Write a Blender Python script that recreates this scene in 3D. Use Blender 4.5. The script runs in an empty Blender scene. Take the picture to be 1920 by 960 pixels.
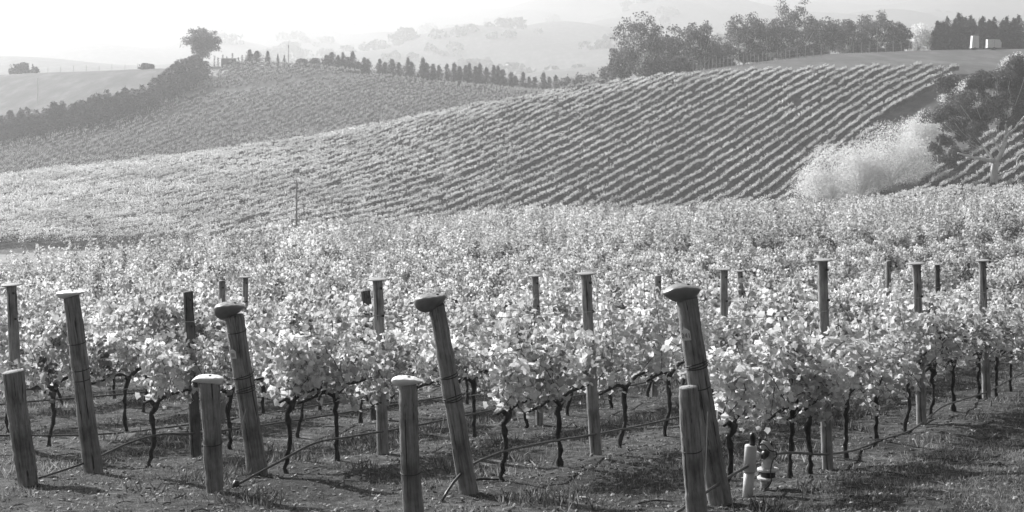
import bpy, math, random
import numpy as np
from mathutils import Vector, Matrix

SC = bpy.context.scene
COL = SC.collection
rng = np.random.default_rng(7)
random.seed(7)
R = math.radians

# ------------------------------------------------------------------ camera
F = 3583.0            # focal length in pixels of the 1920 wide photograph
YH = 60.0             # row of the true horizon in the photograph
cam_d = bpy.data.cameras.new('camera')
cam = bpy.data.objects.new('camera', cam_d)
COL.objects.link(cam)
cam.location = (0, 0, 0)
cam.rotation_euler = (R(90), 0, 0)
cam_d.sensor_width = 36.0
cam_d.lens = F / 1920 * 36.0
cam_d.shift_y = -(480 - YH) / 1920.0
cam_d.clip_start = 0.1
cam_d.clip_end = 30000
SC.camera = cam

# ------------------------------------------------------------------ light
SUN_AZ = -43.0        # degrees from the view direction, negative = left
SUN_EL = 31.0
world = bpy.data.worlds.new('World')
SC.world = world
world.use_nodes = True
wn = world.node_tree.nodes
wl = world.node_tree.links
bg = wn['Background']
sky = wn.new('ShaderNodeTexSky')
sky.sky_type = 'NISHITA'
sky.sun_disc = False
sky.sun_elevation = R(SUN_EL)
sky.sun_rotation = R(SUN_AZ)
sky.dust_density = 4.0
bw = wn.new('ShaderNodeRGBToBW')
wl.new(sky.outputs[0], bw.inputs[0])
wl.new(bw.outputs[0], bg.inputs[0])
bg.inputs[1].default_value = 0.05
sun_d = bpy.data.lights.new('sun', 'SUN')
sun_d.energy = 5.0
sun_d.angle = R(0.5)
sun = bpy.data.objects.new('sun', sun_d)
COL.objects.link(sun)
sv = Vector((math.sin(R(SUN_AZ)) * math.cos(R(SUN_EL)), math.cos(R(SUN_AZ)) * math.cos(R(SUN_EL)), math.sin(R(SUN_EL))))
sun.rotation_euler = sv.to_track_quat('Z', 'Y').to_euler()
sun.location = (-40, 30, 60)
SC.view_settings.view_transform = 'Standard'
SC.view_settings.look = 'None'
SC.view_settings.gamma = 1.0
SC.view_settings.use_curve_mapping = False
SC.view_settings.exposure = 1.12
SC.cycles.volume_bounces = 1
SC.cycles.max_bounces = 8
SC.cycles.diffuse_bounces = 3
SC.cycles.transmission_bounces = 4
HAZE_DENSITY = 0.00046
HAZE_G = 0.55

# ------------------------------------------------------------------ small helpers
def tag(o, label=None, cat=None, group=None, kind=None):
    if label: o['label'] = label
    if cat: o['category'] = cat
    if group: o['group'] = group
    if kind: o['kind'] = kind
    return o

def empty(name, loc=(0, 0, 0), rz=0.0):
    o = bpy.data.objects.new(name, None)
    o.empty_display_size = 0.2
    COL.objects.link(o)
    o.location = loc
    o.rotation_euler = (0, 0, rz)
    return o

def copy_tree(o, parent=None):
    c = o.copy()
    COL.objects.link(c)
    if parent is not None:
        c.parent = parent
    for ch in list(o.children):
        copy_tree(ch, c)
    return c

class MB:
    """collects numpy geometry, links it as one mesh object"""
    def __init__(s):
        s.v = []; s.f = []; s.n = 0; s.t = []; s.m = []
    def add(s, v, f, tone=None, mat=0):
        v = np.asarray(v, float).reshape(-1, 3)
        f = np.asarray(f, int)
        s.v.append(v); s.f.append(f + s.n); s.n += len(v)
        s.t.append(np.full(len(f), 0.5) if tone is None else np.asarray(tone, float))
        s.m.append(np.full(len(f), mat, int))
        return s
    def build(s, name, mats, parent=None, smooth=False, loc=None):
        if not isinstance(mats, (list, tuple)): mats = [mats]
        me = bpy.data.meshes.new(name)
        V = np.concatenate(s.v)
        loops = np.concatenate([f.reshape(-1) for f in s.f])
        tot = np.concatenate([np.full(len(f), f.shape[1], int) for f in s.f])
        start = np.concatenate([[0], np.cumsum(tot)[:-1]])
        me.vertices.add(len(V)); me.vertices.foreach_set('co', V.astype(np.float32).reshape(-1))
        me.loops.add(len(loops)); me.loops.foreach_set('vertex_index', loops.astype(np.int32))
        me.polygons.add(len(tot)); me.polygons.foreach_set('loop_start', start.astype(np.int32))
        me.polygons.foreach_set('loop_total', tot.astype(np.int32))
        me.polygons.foreach_set('material_index', np.concatenate(s.m).astype(np.int32))
        me.polygons.foreach_set('use_smooth', np.full(len(tot), smooth))
        for m in mats: me.materials.append(m)
        a = me.attributes.new('tone', 'FLOAT', 'FACE')
        a.data.foreach_set('value', np.concatenate(s.t).astype(np.float32))
        me.update(calc_edges=True)
        me.validate()
        o = bpy.data.objects.new(name, me)
        COL.objects.link(o)
        if parent is not None: o.parent = parent
        if loc is not None: o.location = loc
        return o

def tube_geo(pts, rad, sides=8, cap=True, rough=0.0, seed=0):
    P = np.asarray(pts, float); n = len(P)
    rad = np.broadcast_to(np.asarray(rad, float), (n,))
    T = np.gradient(P, axis=0); T /= np.linalg.norm(T, axis=1)[:, None] + 1e-9
    ref = np.array([0, 0, 1.0]) if abs(T[:, 2]).mean() < 0.8 else np.array([0, 1.0, 0])
    A = np.cross(T, ref); A /= np.linalg.norm(A, axis=1)[:, None] + 1e-9
    B = np.cross(T, A)
    th = np.linspace(0, 2 * np.pi, sides, endpoint=False)
    rr = rad[:, None] * np.ones(sides)[None]
    if rough:
        g = np.random.default_rng(seed)
        q = g.normal(size=(n, sides)); q = (q + np.roll(q, 1, 1) + np.roll(q, -1, 1)) / 3
        rr = rr * (1 + rough * q)
    V = P[:, None] + rr[..., None] * (np.cos(th)[None, :, None] * A[:, None] + np.sin(th)[None, :, None] * B[:, None])
    V = V.reshape(-1, 3)
    i = np.arange(n - 1)[:, None] * sides; j = np.arange(sides)[None]; k = (j + 1) % sides
    Fq = np.stack([i + j, i + k, i + sides + k, i + sides + j], -1).reshape(-1, 4)
    fs = [Fq]
    if cap:
        V = np.concatenate([V, P[:1], P[-1:]])
        c0, c1 = n * sides, n * sides + 1
        jj = np.arange(sides); kk = (jj + 1) % sides
        t0 = np.stack([np.full(sides, c0), kk, jj], -1)
        t1 = np.stack([np.full(sides, c1), (n - 1) * sides + jj, (n - 1) * sides + kk], -1)
        fs.append(np.concatenate([t0, t1]))
    return V, fs

def add_tube(mb, pts, rad, sides=8, cap=True, rough=0.0, seed=0, mat=0, tone=0.5):
    V, fs = tube_geo(pts, rad, sides, cap, rough, seed)
    b = mb.n
    mb.v.append(V); mb.n += len(V)
    for f in fs:
        mb.f.append(f + b); mb.t.append(np.full(len(f), tone)); mb.m.append(np.full(len(f), mat, int))

def spline(pts, n):
    P = np.asarray(pts, float); m = len(P)
    if m < 3:
        t = np.linspace(0, 1, n)[:, None]
        return P[0] * (1 - t) + P[-1] * t
    d = np.r_[0, np.cumsum(np.linalg.norm(np.diff(P, axis=0), axis=1))]
    M = np.gradient(P, d, axis=0)
    s = np.linspace(0, d[-1], n)
    i = np.clip(np.searchsorted(d, s) - 1, 0, m - 2)
    h = (d[i + 1] - d[i])[:, None]; t = ((s - d[i])[:, None]) / h
    return ((2*t**3 - 3*t**2 + 1) * P[i] + (t**3 - 2*t**2 + t) * h * M[i] + (-2*t**3 + 3*t**2) * P[i+1] + (t**3 - t**2) * h * M[i+1])

def add_box(mb, c, s, mat=0, rz=0.0, tone=0.5):
    x, y, z = np.array(s) / 2
    v = np.array([[-x,-y,-z],[x,-y,-z],[x,y,-z],[-x,y,-z],[-x,-y,z],[x,-y,z],[x,y,z],[-x,y,z]])
    ca, sa = math.cos(rz), math.sin(rz)
    v = v @ np.array([[ca, sa, 0], [-sa, ca, 0], [0, 0, 1]]) + np.array(c)
    f = [[0,3,2,1],[4,5,6,7],[0,1,5,4],[1,2,6,5],[2,3,7,6],[3,0,4,7]]
    mb.add(v, f, np.full(6, tone), mat)

def scatter(mb, tv, tf, pos, nrm, size, tone, mat=0, up=None, g=rng):
    """copies of a small template (in its local xy plane, z = normal) at pos"""
    N = len(pos)
    n = nrm / (np.linalg.norm(nrm, axis=1)[:, None] + 1e-9)
    r = g.normal(size=(N, 3)) if up is None else up + 0.0
    x = np.cross(r, n); x /= np.linalg.norm(x, axis=1)[:, None] + 1e-9
    y = np.cross(n, x)
    s = np.broadcast_to(np.asarray(size, float), (N,))[:, None, None]
    V = pos[:, None] + s * (tv[None, :, 0:1] * x[:, None] + tv[None, :, 1:2] * y[:, None] + tv[None, :, 2:3] * n[:, None])
    m = len(tv)
    Fc = (np.arange(N)[:, None, None] * m + tf[None]).reshape(-1, tf.shape[1])
    mb.add(V.reshape(-1, 3), Fc, np.repeat(tone, len(tf)), mat)

# leaf templates: x, y in -0.5..0.5
_ang = np.radians([270, 318, 345, 15, 45, 68, 90, 112, 135, 165, 195, 222])
_rad = np.array([.30, .46, .38, .52, .40, .44, .56, .44, .40, .52, .38, .46])
_lv = [[0, -.05, 0]] + [[r * math.cos(a), r * math.sin(a), -.55 * abs(r * math.cos(a)) ** 1.5 - .25 * (r * math.sin(a)) ** 2] for a, r in zip(_ang, _rad)]
LEAF_V = np.array(_lv) * [1, -1, 1]
LEAF_F = np.array([[0, 1 + i, 1 + (i + 1) % 12] for i in range(12)])
LEAF5_V = np.array([[0,-.48,0],[.5,-.1,-.14],[.33,.4,-.08],[-.33,.4,-.08],[-.5,-.1,-.14],[0,0,.06]])
LEAF5_F = np.array([[5,0,1],[5,1,2],[5,2,3],[5,3,4],[5,4,0]])
QUAD_V = np.array([[0,-.55,-.05],[.42,.0,.05],[0,.55,-.05],[-.42,.0,.05]])
QUAD_F = np.array([[0,1,2,3]])
BLADE_V = np.array([[-.03,0,0],[.03,0,0],[.02,.55,.06],[-.02,.55,.06],[0,1.0,.22]])
NEED_V = np.array([[-.16,-.5,0],[.16,-.5,0],[.1,.2,.05],[0,.6,-.05],[-.1,.2,.05]])
NEED_F = np.array([[0,1,2],[0,2,4],[4,2,3]])

# ------------------------------------------------------------------ materials (all grey: the photograph is black and white)
def mat_new(name):
    m = bpy.data.materials.new(name)
    m.use_nodes = True
    nt = m.node_tree
    for n in list(nt.nodes): nt.nodes.remove(n)
    out = nt.nodes.new('ShaderNodeOutputMaterial')
    return m, nt, out

def grey(v): return (v, v, v, 1)

def ramp(nt, src, stops):
    r = nt.nodes.new('ShaderNodeValToRGB')
    e = r.color_ramp.elements
    while len(e) < len(stops): e.new(0.5)
    for el, (p, v) in zip(e, stops):
        el.position = p; el.color = grey(v)
    nt.links.new(src, r.inputs[0])
    return r.outputs[0]

def noise(nt, vec, scale, detail=4, rough=.6, dim='3D'):
    n = nt.nodes.new('ShaderNodeTexNoise')
    n.inputs['Scale'].default_value = scale
    n.inputs['Detail'].default_value = detail
    n.inputs['Roughness'].default_value = rough
    if vec is not None: nt.links.new(vec, n.inputs['Vector'])
    return n.outputs[0]

def mathn(nt, op, a, b, clamp=False):
    n = nt.nodes.new('ShaderNodeMath'); n.operation = op; n.use_clamp = clamp
    for i, x in enumerate((a, b)):
        if isinstance(x, (int, float)): n.inputs[i].default_value = x
        else: nt.links.new(x, n.inputs[i])
    return n.outputs[0]

def coords(nt, kind='Object', scale=None):
    tc = nt.nodes.new('ShaderNodeTexCoord')
    o = tc.outputs[kind]
    if scale is not None:
        mp = nt.nodes.new('ShaderNodeMapping')
        mp.inputs['Scale'].default_value = scale
        nt.links.new(o, mp.inputs[0]); o = mp.outputs[0]
    return o

def leaf_mat(name, lo, hi, trans=.45, rough=.55, spec=.25, patch=None, gamma=1.0):
    m, nt, out = mat_new(name)
    at = nt.nodes.new('ShaderNodeAttribute'); at.attribute_name = 'tone'
    col = ramp(nt, at.outputs['Fac'], [(0, lo), (1, hi)])
    if patch:
        geo = nt.nodes.new('ShaderNodeNewGeometry')
        pn = noise(nt, geo.outputs['Position'], patch[0], 2, .5)
        f = ramp(nt, pn, [(.38, patch[1]), (.62, 1.0)])
        mx = nt.nodes.new('ShaderNodeMix'); mx.data_type = 'RGBA'; mx.blend_type = 'MULTIPLY'
        mx.inputs[0].default_value = 1.0
        nt.links.new(col, mx.inputs[6]); nt.links.new(f, mx.inputs[7]); col = mx.outputs[2]
    p = nt.nodes.new('ShaderNodeBsdfPrincipled')
    p.inputs['Roughness'].default_value = rough
    p.inputs['Specular IOR Level'].default_value = spec
    nt.links.new(col, p.inputs['Base Color'])
    t = nt.nodes.new('ShaderNodeBsdfTranslucent')
    nt.links.new(col, t.inputs[0])
    mx = nt.nodes.new('ShaderNodeMixShader'); mx.inputs[0].default_value = trans
    nt.links.new(p.outputs[0], mx.inputs[1]); nt.links.new(t.outputs[0], mx.inputs[2])
    nt.links.new(mx.outputs[0], out.inputs[0])
    return m

def surf_mat(name, stops, scale=8, vec_scale=None, rough=.8, bump=.3, bscale=None, spec=.3, kind='Object', dist=.02, detail=6):
    m, nt, out = mat_new(name)
    v = coords(nt, kind, vec_scale)
    n1 = noise(nt, v, scale, detail, .65)
    p = nt.nodes.new('ShaderNodeBsdfPrincipled')
    p.inputs['Roughness'].default_value = rough
    p.inputs['Specular IOR Level'].default_value = spec
    nt.links.new(ramp(nt, n1, stops), p.inputs['Base Color'])
    if bump:
        b = nt.nodes.new('ShaderNodeBump'); b.inputs['Strength'].default_value = bump; b.inputs['Distance'].default_value = dist
        n2 = noise(nt, v, bscale or scale * 2, detail, .7)
        nt.links.new(n2, b.inputs['Height']); nt.links.new(b.outputs[0], p.inputs['Normal'])
    nt.links.new(p.outputs[0], out.inputs[0])
    return m

M = {}
M['vine_leaf'] = leaf_mat('vine_leaf', .10, .90, .44, .5, .3)
M['vine_far'] = leaf_mat('vine_far', .12, .46, .35, .6, .2, patch=(.22, .70))  # hedge body, shade on the row sides put into the colour
M['vine_far_tips'] = leaf_mat('vine_far_tips', .20, .90, .5, .6, .2, patch=(.22, .70))  # whole canopy closer in; on the farther hedges a painted lit crest
M['vine_hill'] = leaf_mat('vine_hill', .05, .15, .06, .65, .1)  # row bodies, darkened to paint the shade on their sides
M['vine_tips'] = leaf_mat('vine_hill_tips', .48, .90, .52, .65, .15, patch=(.07, .8))  # crest shoots, brightness of sunlit tops put into the colour
M['vine_left'] = leaf_mat('vine_left', .07, .15, .06, .7, .1)  # row bodies on the left hill, shaded sides painted dark
M['vine_left_tips'] = leaf_mat('vine_left_tips', .28, .56, .3, .7, .1, patch=(.05, .72))  # crest shoots on the left hill, painted as if sunlit
M['bark_vine'] = surf_mat('bark_vine', [(.3, .02), (.7, .085)], 22, (1, 1, .35), .9, .8, 30, .15, dist=.03)
M['cane'] = surf_mat('cane', [(.3, .05), (.7, .13)], 10, None, .8, 0)
M['grass'] = leaf_mat('grass_blade', .07, .50, .4, .6, .2)
M['litter'] = leaf_mat('leaf_litter', .05, .34, .2, .6, .3)
M['gum_leaf'] = leaf_mat('gum_leaf', .065, .21, .25, .5, .35)
M['gum_near'] = leaf_mat('gum_near_leaf', .04, .15, .2, .5, .35)
M['conifer'] = leaf_mat('conifer_needle', .03, .08, .12, .6, .2)
M['willow'] = leaf_mat('willow_leaf', .62, .86, .6, .5, .3)
M['shrub'] = leaf_mat('shrub_leaf', .06, .14, .2, .6, .2)
M['bark_pale'] = surf_mat('bark_pale', [(.35, .38), (.65, .80)], 1.4, (1, 1, .25), .6, .3, 4, .3)
M['bark_dark'] = surf_mat('bark_dark', [(.3, .06), (.7, .14)], 2, (1, 1, .3), .9, .4, 6)
M['hose'] = surf_mat('drip_hose', [(.3, .035), (.7, .07)], 9, None, .38, .1, 30, .5)
M['wire'] = surf_mat('wire', [(.3, .30), (.7, .5)], 20, None, .4, 0, spec=.6)
M['wire_dark'] = surf_mat('rusty_wire', [(.3, .02), (.7, .06)], 20, None, .6, 0)
M['white_paint'] = surf_mat('white_paint', [(.3, .70), (.7, .82)], 1.5, None, .5, 0)
M['tyre'] = surf_mat('rubber', [(.3, .02), (.7, .04)], 6, None, .8, 0)
M['steel'] = surf_mat('galvanised', [(.3, .2), (.7, .35)], 4, None, .5, 0)
M['pvc'] = surf_mat('white_pvc', [(.25, .42), (.75, .62)], 6, (1, 1, .5), .42, .12, 25, .5)
M['pvc_dirty'] = surf_mat('stained_plastic', [(.3, .10), (.5, .35), (.75, .55)], 14, None, .5, .3, 30, .4)
M['black_plastic'] = surf_mat('black_plastic', [(.3, .012), (.7, .03)], 20, None, .4, .2, 40, .5)
M['tag'] = surf_mat('plastic_tag', [(.3, .55), (.7, .68)], 20, None, .5, 0)
M['ink'] = surf_mat('ink', [(.3, .10), (.7, .16)], 20, None, .6, 0)
M['shed'] = surf_mat('shed_wall', [(.3, .22), (.7, .32)], 2, (8, 8, .3), .6, 0)
M['shed_dark'] = surf_mat('shed_door', [(.3, .02), (.7, .04)], 2, None, .8, 0)
M['stone'] = surf_mat('stone', [(.3, .3), (.7, .5)], 14, None, .8, .4)
M['pole'] = surf_mat('pole_wood', [(.3, .12), (.7, .22)], 3, (1, 1, .2), .8, 0)
M['pole_mid'] = surf_mat('fence_wood', [(.3, .22), (.7, .36)], 3, (1, 1, .2), .8, 0)
M['pole_pale'] = surf_mat('pale_pole', [(.3, .5), (.7, .62)], 3, (1, 1, .2), .6, 0)

def wood_mat(name, lo, hi):
    m, nt, out = mat_new(name)
    v = coords(nt, 'Object', (14, 14, 1.1))
    v2 = coords(nt, 'Object', (1, 1, 1))
    g = noise(nt, v, 3.0, 8, .7)
    b = noise(nt, v2, 3.5, 4, .6)
    col = ramp(nt, g, [(.30, lo), (.5, (lo + hi) / 2), (.72, hi)])
    blot = ramp(nt, b, [(.32, .42), (.55, 1.0)])
    crack_v = coords(nt, 'Object', (26, 26, .9))
    c = noise(nt, crack_v, 1.6, 3, .5)
    cr = ramp(nt, c, [(.355, .12), (.385, 1.0)])
    cur = col
    for k in (blot, cr):
        mx = nt.nodes.new('ShaderNodeMix'); mx.data_type = 'RGBA'; mx.blend_type = 'MULTIPLY'; mx.inputs[0].default_value = .85
        nt.links.new(cur, mx.inputs[6]); nt.links.new(k, mx.inputs[7]); cur = mx.outputs[2]
    p = nt.nodes.new('ShaderNodeBsdfPrincipled'); p.inputs['Roughness'].default_value = .8
    p.inputs['Specular IOR Level'].default_value = .2
    nt.links.new(cur, p.inputs['Base Color'])
    bp = nt.nodes.new('ShaderNodeBump'); bp.inputs['Strength'].default_value = .6; bp.inputs['Distance'].default_value = .012
    s = mathn(nt, 'MULTIPLY', g, cr)
    nt.links.new(s, bp.inputs['Height']); nt.links.new(bp.outputs[0], p.inputs['Normal'])
    nt.links.new(p.outputs[0], out.inputs[0])
    return m
M['wood'] = wood_mat('weathered_post_wood', .09, .38)
M['wood_light'] = wood_mat('grey_post_wood', .14, .48)
M['wood_dark'] = wood_mat('dark_post_wood', .06, .20)

def cap_mat():
    m, nt, out = mat_new('post_cap_plastic')
    v = coords(nt, 'Object')
    p = nt.nodes.new('ShaderNodeBsdfPrincipled'); p.inputs['Roughness'].default_value = .34
    p.inputs['Specular IOR Level'].default_value = .7
    nt.links.new(ramp(nt, noise(nt, v, 9, 4), [(.3, .11), (.7, .19)]), p.inputs['Base Color'])
    nt.links.new(p.outputs[0], out.inputs[0])
    return m
M['cap'] = cap_mat()
M['cap_white'] = surf_mat('white_cap_plastic', [(.3, .62), (.7, .78)], 9, None, .4, 0, spec=.45)

def ground_mat():
    m, nt, out = mat_new('ground_soil_and_grass')
    geo = nt.nodes.new('ShaderNodeNewGeometry')
    pos = geo.outputs['Position']
    at = nt.nodes.new('ShaderNodeAttribute'); at.attribute_name = 'cover'
    big = noise(nt, pos, .55, 5, .65)
    fine = noise(nt, pos, 7.0, 8, .75)
    speck = noise(nt, pos, 26.0, 3, .7)
    soil = ramp(nt, fine, [(.34, .013), (.48, .048), (.60, .11), (.74, .27)])
    soil2 = ramp(nt, speck, [(.45, .75), (.63, 1.0), (.70, 2.4)])
    mx = nt.nodes.new('ShaderNodeMix'); mx.data_type = 'RGBA'; mx.blend_type = 'MULTIPLY'; mx.inputs[0].default_value = 1
    nt.links.new(soil, mx.inputs[6]); nt.links.new(soil2, mx.inputs[7])
    patch = ramp(nt, big, [(.35, .6), (.65, 1.5)])
    m2 = nt.nodes.new('ShaderNodeMix'); m2.data_type = 'RGBA'; m2.blend_type = 'MULTIPLY'; m2.inputs[0].default_value = 1
    nt.links.new(mx.outputs[2], m2.inputs[6]); nt.links.new(patch, m2.inputs[7])
    mp = nt.nodes.new('ShaderNodeMapping'); mp.inputs['Scale'].default_value = (.05, .012, .05)
    nt.links.new(pos, mp.inputs[0])
    gfar = noise(nt, mp.outputs[0], 3.0, 8, .7)
    gr = ramp(nt, gfar, [(.3, .05), (.5, .085), (.7, .15)])
    m3 = nt.nodes.new('ShaderNodeMix'); m3.data_type = 'RGBA'
    nt.links.new(at.outputs['Fac'], m3.inputs[0])
    nt.links.new(m2.outputs[2], m3.inputs[6]); nt.links.new(gr, m3.inputs[7])
    p = nt.nodes.new('ShaderNodeBsdfPrincipled'); p.inputs['Roughness'].default_value = .9
    p.inputs['Specular IOR Level'].default_value = .15
    nt.links.new(m3.outputs[2], p.inputs['Base Color'])
    b = nt.nodes.new('ShaderNodeBump'); b.inputs['Strength'].default_value = .9; b.inputs['Distance'].default_value = .06
    nt.links.new(fine, b.inputs['Height']); nt.links.new(b.outputs[0], p.inputs['Normal'])
    nt.links.new(p.outputs[0], out.inputs[0])
    return m
M['ground'] = ground_mat()
M['track'] = surf_mat('track_dirt', [(.3, .17), (.7, .26)], .6, None, .95, 0)

# ------------------------------------------------------------------ terrain
def line(px): return 535 - .0234 * px
H0 = 1.85
# ground seen at (column, distance) -> row of the photograph; the heights follow from it
TAB = {
 -300: [(50, 650), (90, 600), (150, 530), (225, 507), (240, 492), (325, 385), (360, 398), (400, 372), (470, 330), (560, 220), (620, 165), (700, 190)],
    0: [(60, 598), (90, 572), (160, 520), (222, 501), (240, 483), (330, 340), (362, 352), (400, 333), (470, 272), (520, 228), (620, 135), (700, 160)],
  300: [(75, 549), (110, 522), (180, 505), (235, 495), (255, 478), (342, 304), (375, 320), (425, 290), (500, 203), (600, 124), (700, 150)],
  560: [(90, 506), (140, 495), (210, 485), (262, 466), (352, 268), (388, 284), (450, 255), (600, 121), (700, 150)],
  900: [(105, 471), (160, 475), (225, 468), (280, 450), (366, 201), (430, 222), (500, 186), (570, 164), (650, 190)],
 1200: [(115, 451), (170, 455), (235, 448), (288, 425), (378, 153), (430, 147), (500, 165), (560, 185), (650, 220)],
 1500: [(125, 435), (180, 440), (240, 430), (292, 402), (382, 132), (440, 112), (480, 104), (600, 125), (700, 180)],
 1700: [(130, 425), (180, 430), (240, 415), (286, 375), (384, 131), (440, 112), (480, 95), (600, 100), (700, 160)],
 1920: [(130, 410), (180, 415), (240, 400), (282, 370), (386, 132), (440, 112), (490, 90), (600, 100), (700, 160)],
 2300: [(130, 402), (180, 408), (240, 396), (282, 366), (386, 132), (440, 112), (490, 88), (600, 98), (700, 160)],
}
FARG = [(1000, 190), (1500, 135), (2300, 95), (3500, 58), (5000, 22), (7000, -14), (9000, -30)]
cols = sorted(TAB)
LD = np.linspace(math.log(1.0), math.log(9000.0), 640)
Dg = np.exp(LD)
ZC = []
for px in cols:
    pts = []
    for d in (1, 3, 6, 10, 15, 20, 25, 30, 36):
        pts.append((d, -(H0 + (line(px) - YH) / F * d)))
    for d, g in TAB[px]: pts.append((d, -(g - YH) / F * d))
    for d, g in FARG: pts.append((d, -(g - YH - (22 if px > 1000 and d > 3000 else 0)) / F * d))
    pts = np.array(pts)
    z = np.interp(Dg, pts[:, 0], pts[:, 1])
    k = np.exp(-.5 * (np.arange(-8, 9) / 1.5) ** 2); k /= k.sum()
    zp = np.r_[np.full(8, z[0]), z, np.full(8, z[-1])]
    ZC.append(np.convolve(zp, k, 'valid'))
ZC = np.array(ZC)
UC = (np.array(cols) - 960) / F
UF = np.linspace(UC[0], UC[-1], 260)
Mt = np.gradient(ZC, UC, axis=0)
ii = np.clip(np.searchsorted(UC, UF) - 1, 0, len(UC) - 2)
hh = (UC[ii + 1] - UC[ii])[:, None]; tt = ((UF - UC[ii])[:, None]) / hh
ZT = ((2*tt**3-3*tt**2+1)*ZC[ii] + (tt**3-2*tt**2+tt)*hh*Mt[ii] + (-2*tt**3+3*tt**2)*ZC[ii+1] + (tt**3-tt**2)*hh*Mt[ii+1])

def ground(x, y):
    x = np.asarray(x, float); y = np.asarray(y, float)
    plane = -H0 - (line(960) - YH) / F * y + .0234 * x
    yy = np.clip(y, 1.0, 8999)
    u = np.clip(x / yy, UF[0], UF[-1] - 1e-6)
    a = (u - UF[0]) / (UF[1] - UF[0]); b = (np.log(yy) - LD[0]) / (LD[1] - LD[0])
    i = np.clip(a.astype(int), 0, len(UF) - 2); j = np.clip(b.astype(int), 0, len(LD) - 2)
    fa = a - i; fb = b - j
    z = (ZT[i, j]*(1-fa)*(1-fb) + ZT[i+1, j]*fa*(1-fb) + ZT[i, j+1]*(1-fa)*fb + ZT[i+1, j+1]*fa*fb)
    w = np.clip((y - 24) / 12, 0, 1); w = w * w * (3 - 2 * w)
    z = plane * (1 - w) + z * w
    nz = .018*np.sin(2.1*x+1.3*y) + .014*np.sin(3.7*x-2.9*y+1) + .012*np.sin(6.3*x+5.1*y+2) + .03*np.sin(.7*x-.9*y)
    far = np.clip((y - 800) / 800, 0, 1)
    amp = far * np.clip(y, 0, 4000) * .006
    fz = amp * (np.sin(x/160+np.sin(y/300)) + .6*np.sin(x/70-y/210+1) + .35*np.sin(x/37+y/90+2) + .5*np.sin(y/170 + .8*np.sin(x/210)))
    return z + nz + fz

def gnd(x, y): return float(ground(np.array([x]), np.array([y]))[0])
def at(px, d, dz=0.0):
    x = (px - 960) / F * d
    return Vector((x, d, gnd(x, d) + dz))
def foot(px, py):
    """where the ray through a photo pixel meets the near slope"""
    d = H0 * F / (py - line(px))
    return at(px, d)
def up_to(px, py, y):
    """point above depth y seen at (px, py)"""
    return Vector(((px - 960) / F * y, y, -(py - YH) / F * y))

ys = np.concatenate([np.array([-60, -30, -15, -8, -3, 1, 4, 7, 9]), np.exp(np.linspace(math.log(11), math.log(8900), 620))])
us = np.concatenate([[-4, -2.5, -1.5, -1, -.7, -.5, -.42], np.linspace(-.38, .40, 400), [.45, .55, .75, 1, 1.5, 2.5, 4]])
YY, UU = np.meshgrid(ys, us, indexing='ij')
XX = UU * np.maximum(YY, 12)
ZZ = ground(XX, YY)
nr, nc = YY.shape
gi = (np.arange(nr - 1)[:, None] * nc + np.arange(nc - 1)[None])
gf = np.stack([gi, gi + 1, gi + nc + 1, gi + nc], -1).reshape(-1, 4)
mb = MB(); mb.add(np.stack([XX, YY, ZZ], -1), gf)
terr = mb.build('hillside_ground', M['ground'], smooth=True)
tag(terr, kind='structure')
cov = np.clip((YY - 60) / 80, 0, 1)
Vx = XX.reshape(-1); Vy = YY.reshape(-1)
a = terr.data.attributes.new('cover', 'FLOAT', 'POINT')
hillside = (Vy > 238) & (Vy < 386) & (Vx < 44.8 + .54 * (Vy - 297) + 3)
c = cov.reshape(-1) * 1.0
c[hillside] = .35
c[(Vy > 265) & (Vy < 340) & (Vx > 44.8 + .54 * (Vy - 297) + 21)] = .25
a.data.foreach_set('value', c.astype(np.float32))

# ------------------------------------------------------------------ haze
bx = MB()
add_box(bx, (0, 4400, 60), (16000, 9600, 900))
hz = bx.build('haze', M['track'])
m, nt, out = mat_new('haze_air')
pv = nt.nodes.new('ShaderNodeVolumePrincipled')
pv.inputs['Color'].default_value = grey(.68)
pv.inputs['Density'].default_value = HAZE_DENSITY
pv.inputs['Anisotropy'].default_value = HAZE_G
nt.links.new(pv.outputs[0], out.inputs['Volume'])
hz.data.materials.clear(); hz.data.materials.append(m)
zmin = float(ZZ.min()) - 1; zmax = max(float(ZZ[(YY < 9000)].max()), 6.0) + 14
co = np.array([v.co for v in hz.data.vertices])
for v in hz.data.vertices: v.co.z = zmin if v.co.z < 0 else zmax
tag(hz, kind='stuff')
print('haze z', zmin, zmax)

# ------------------------------------------------------------------ vines
TAN = .44                         # the near rows run away to the right
ROWANG = math.atan2(1.0, TAN)
def row_x0(i): return {4: 3.86, 3: 1.26, 2: -1.25, 1: -3.55}.get(i, -3.55 - 2.45 * (1 - i))
def row_xy(i, y): return row_x0(i) + TAN * (y - 20), y
def row_y(i, px): return (row_x0(i) - 20 * TAN) / ((px - 960) / F - TAN)

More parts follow.
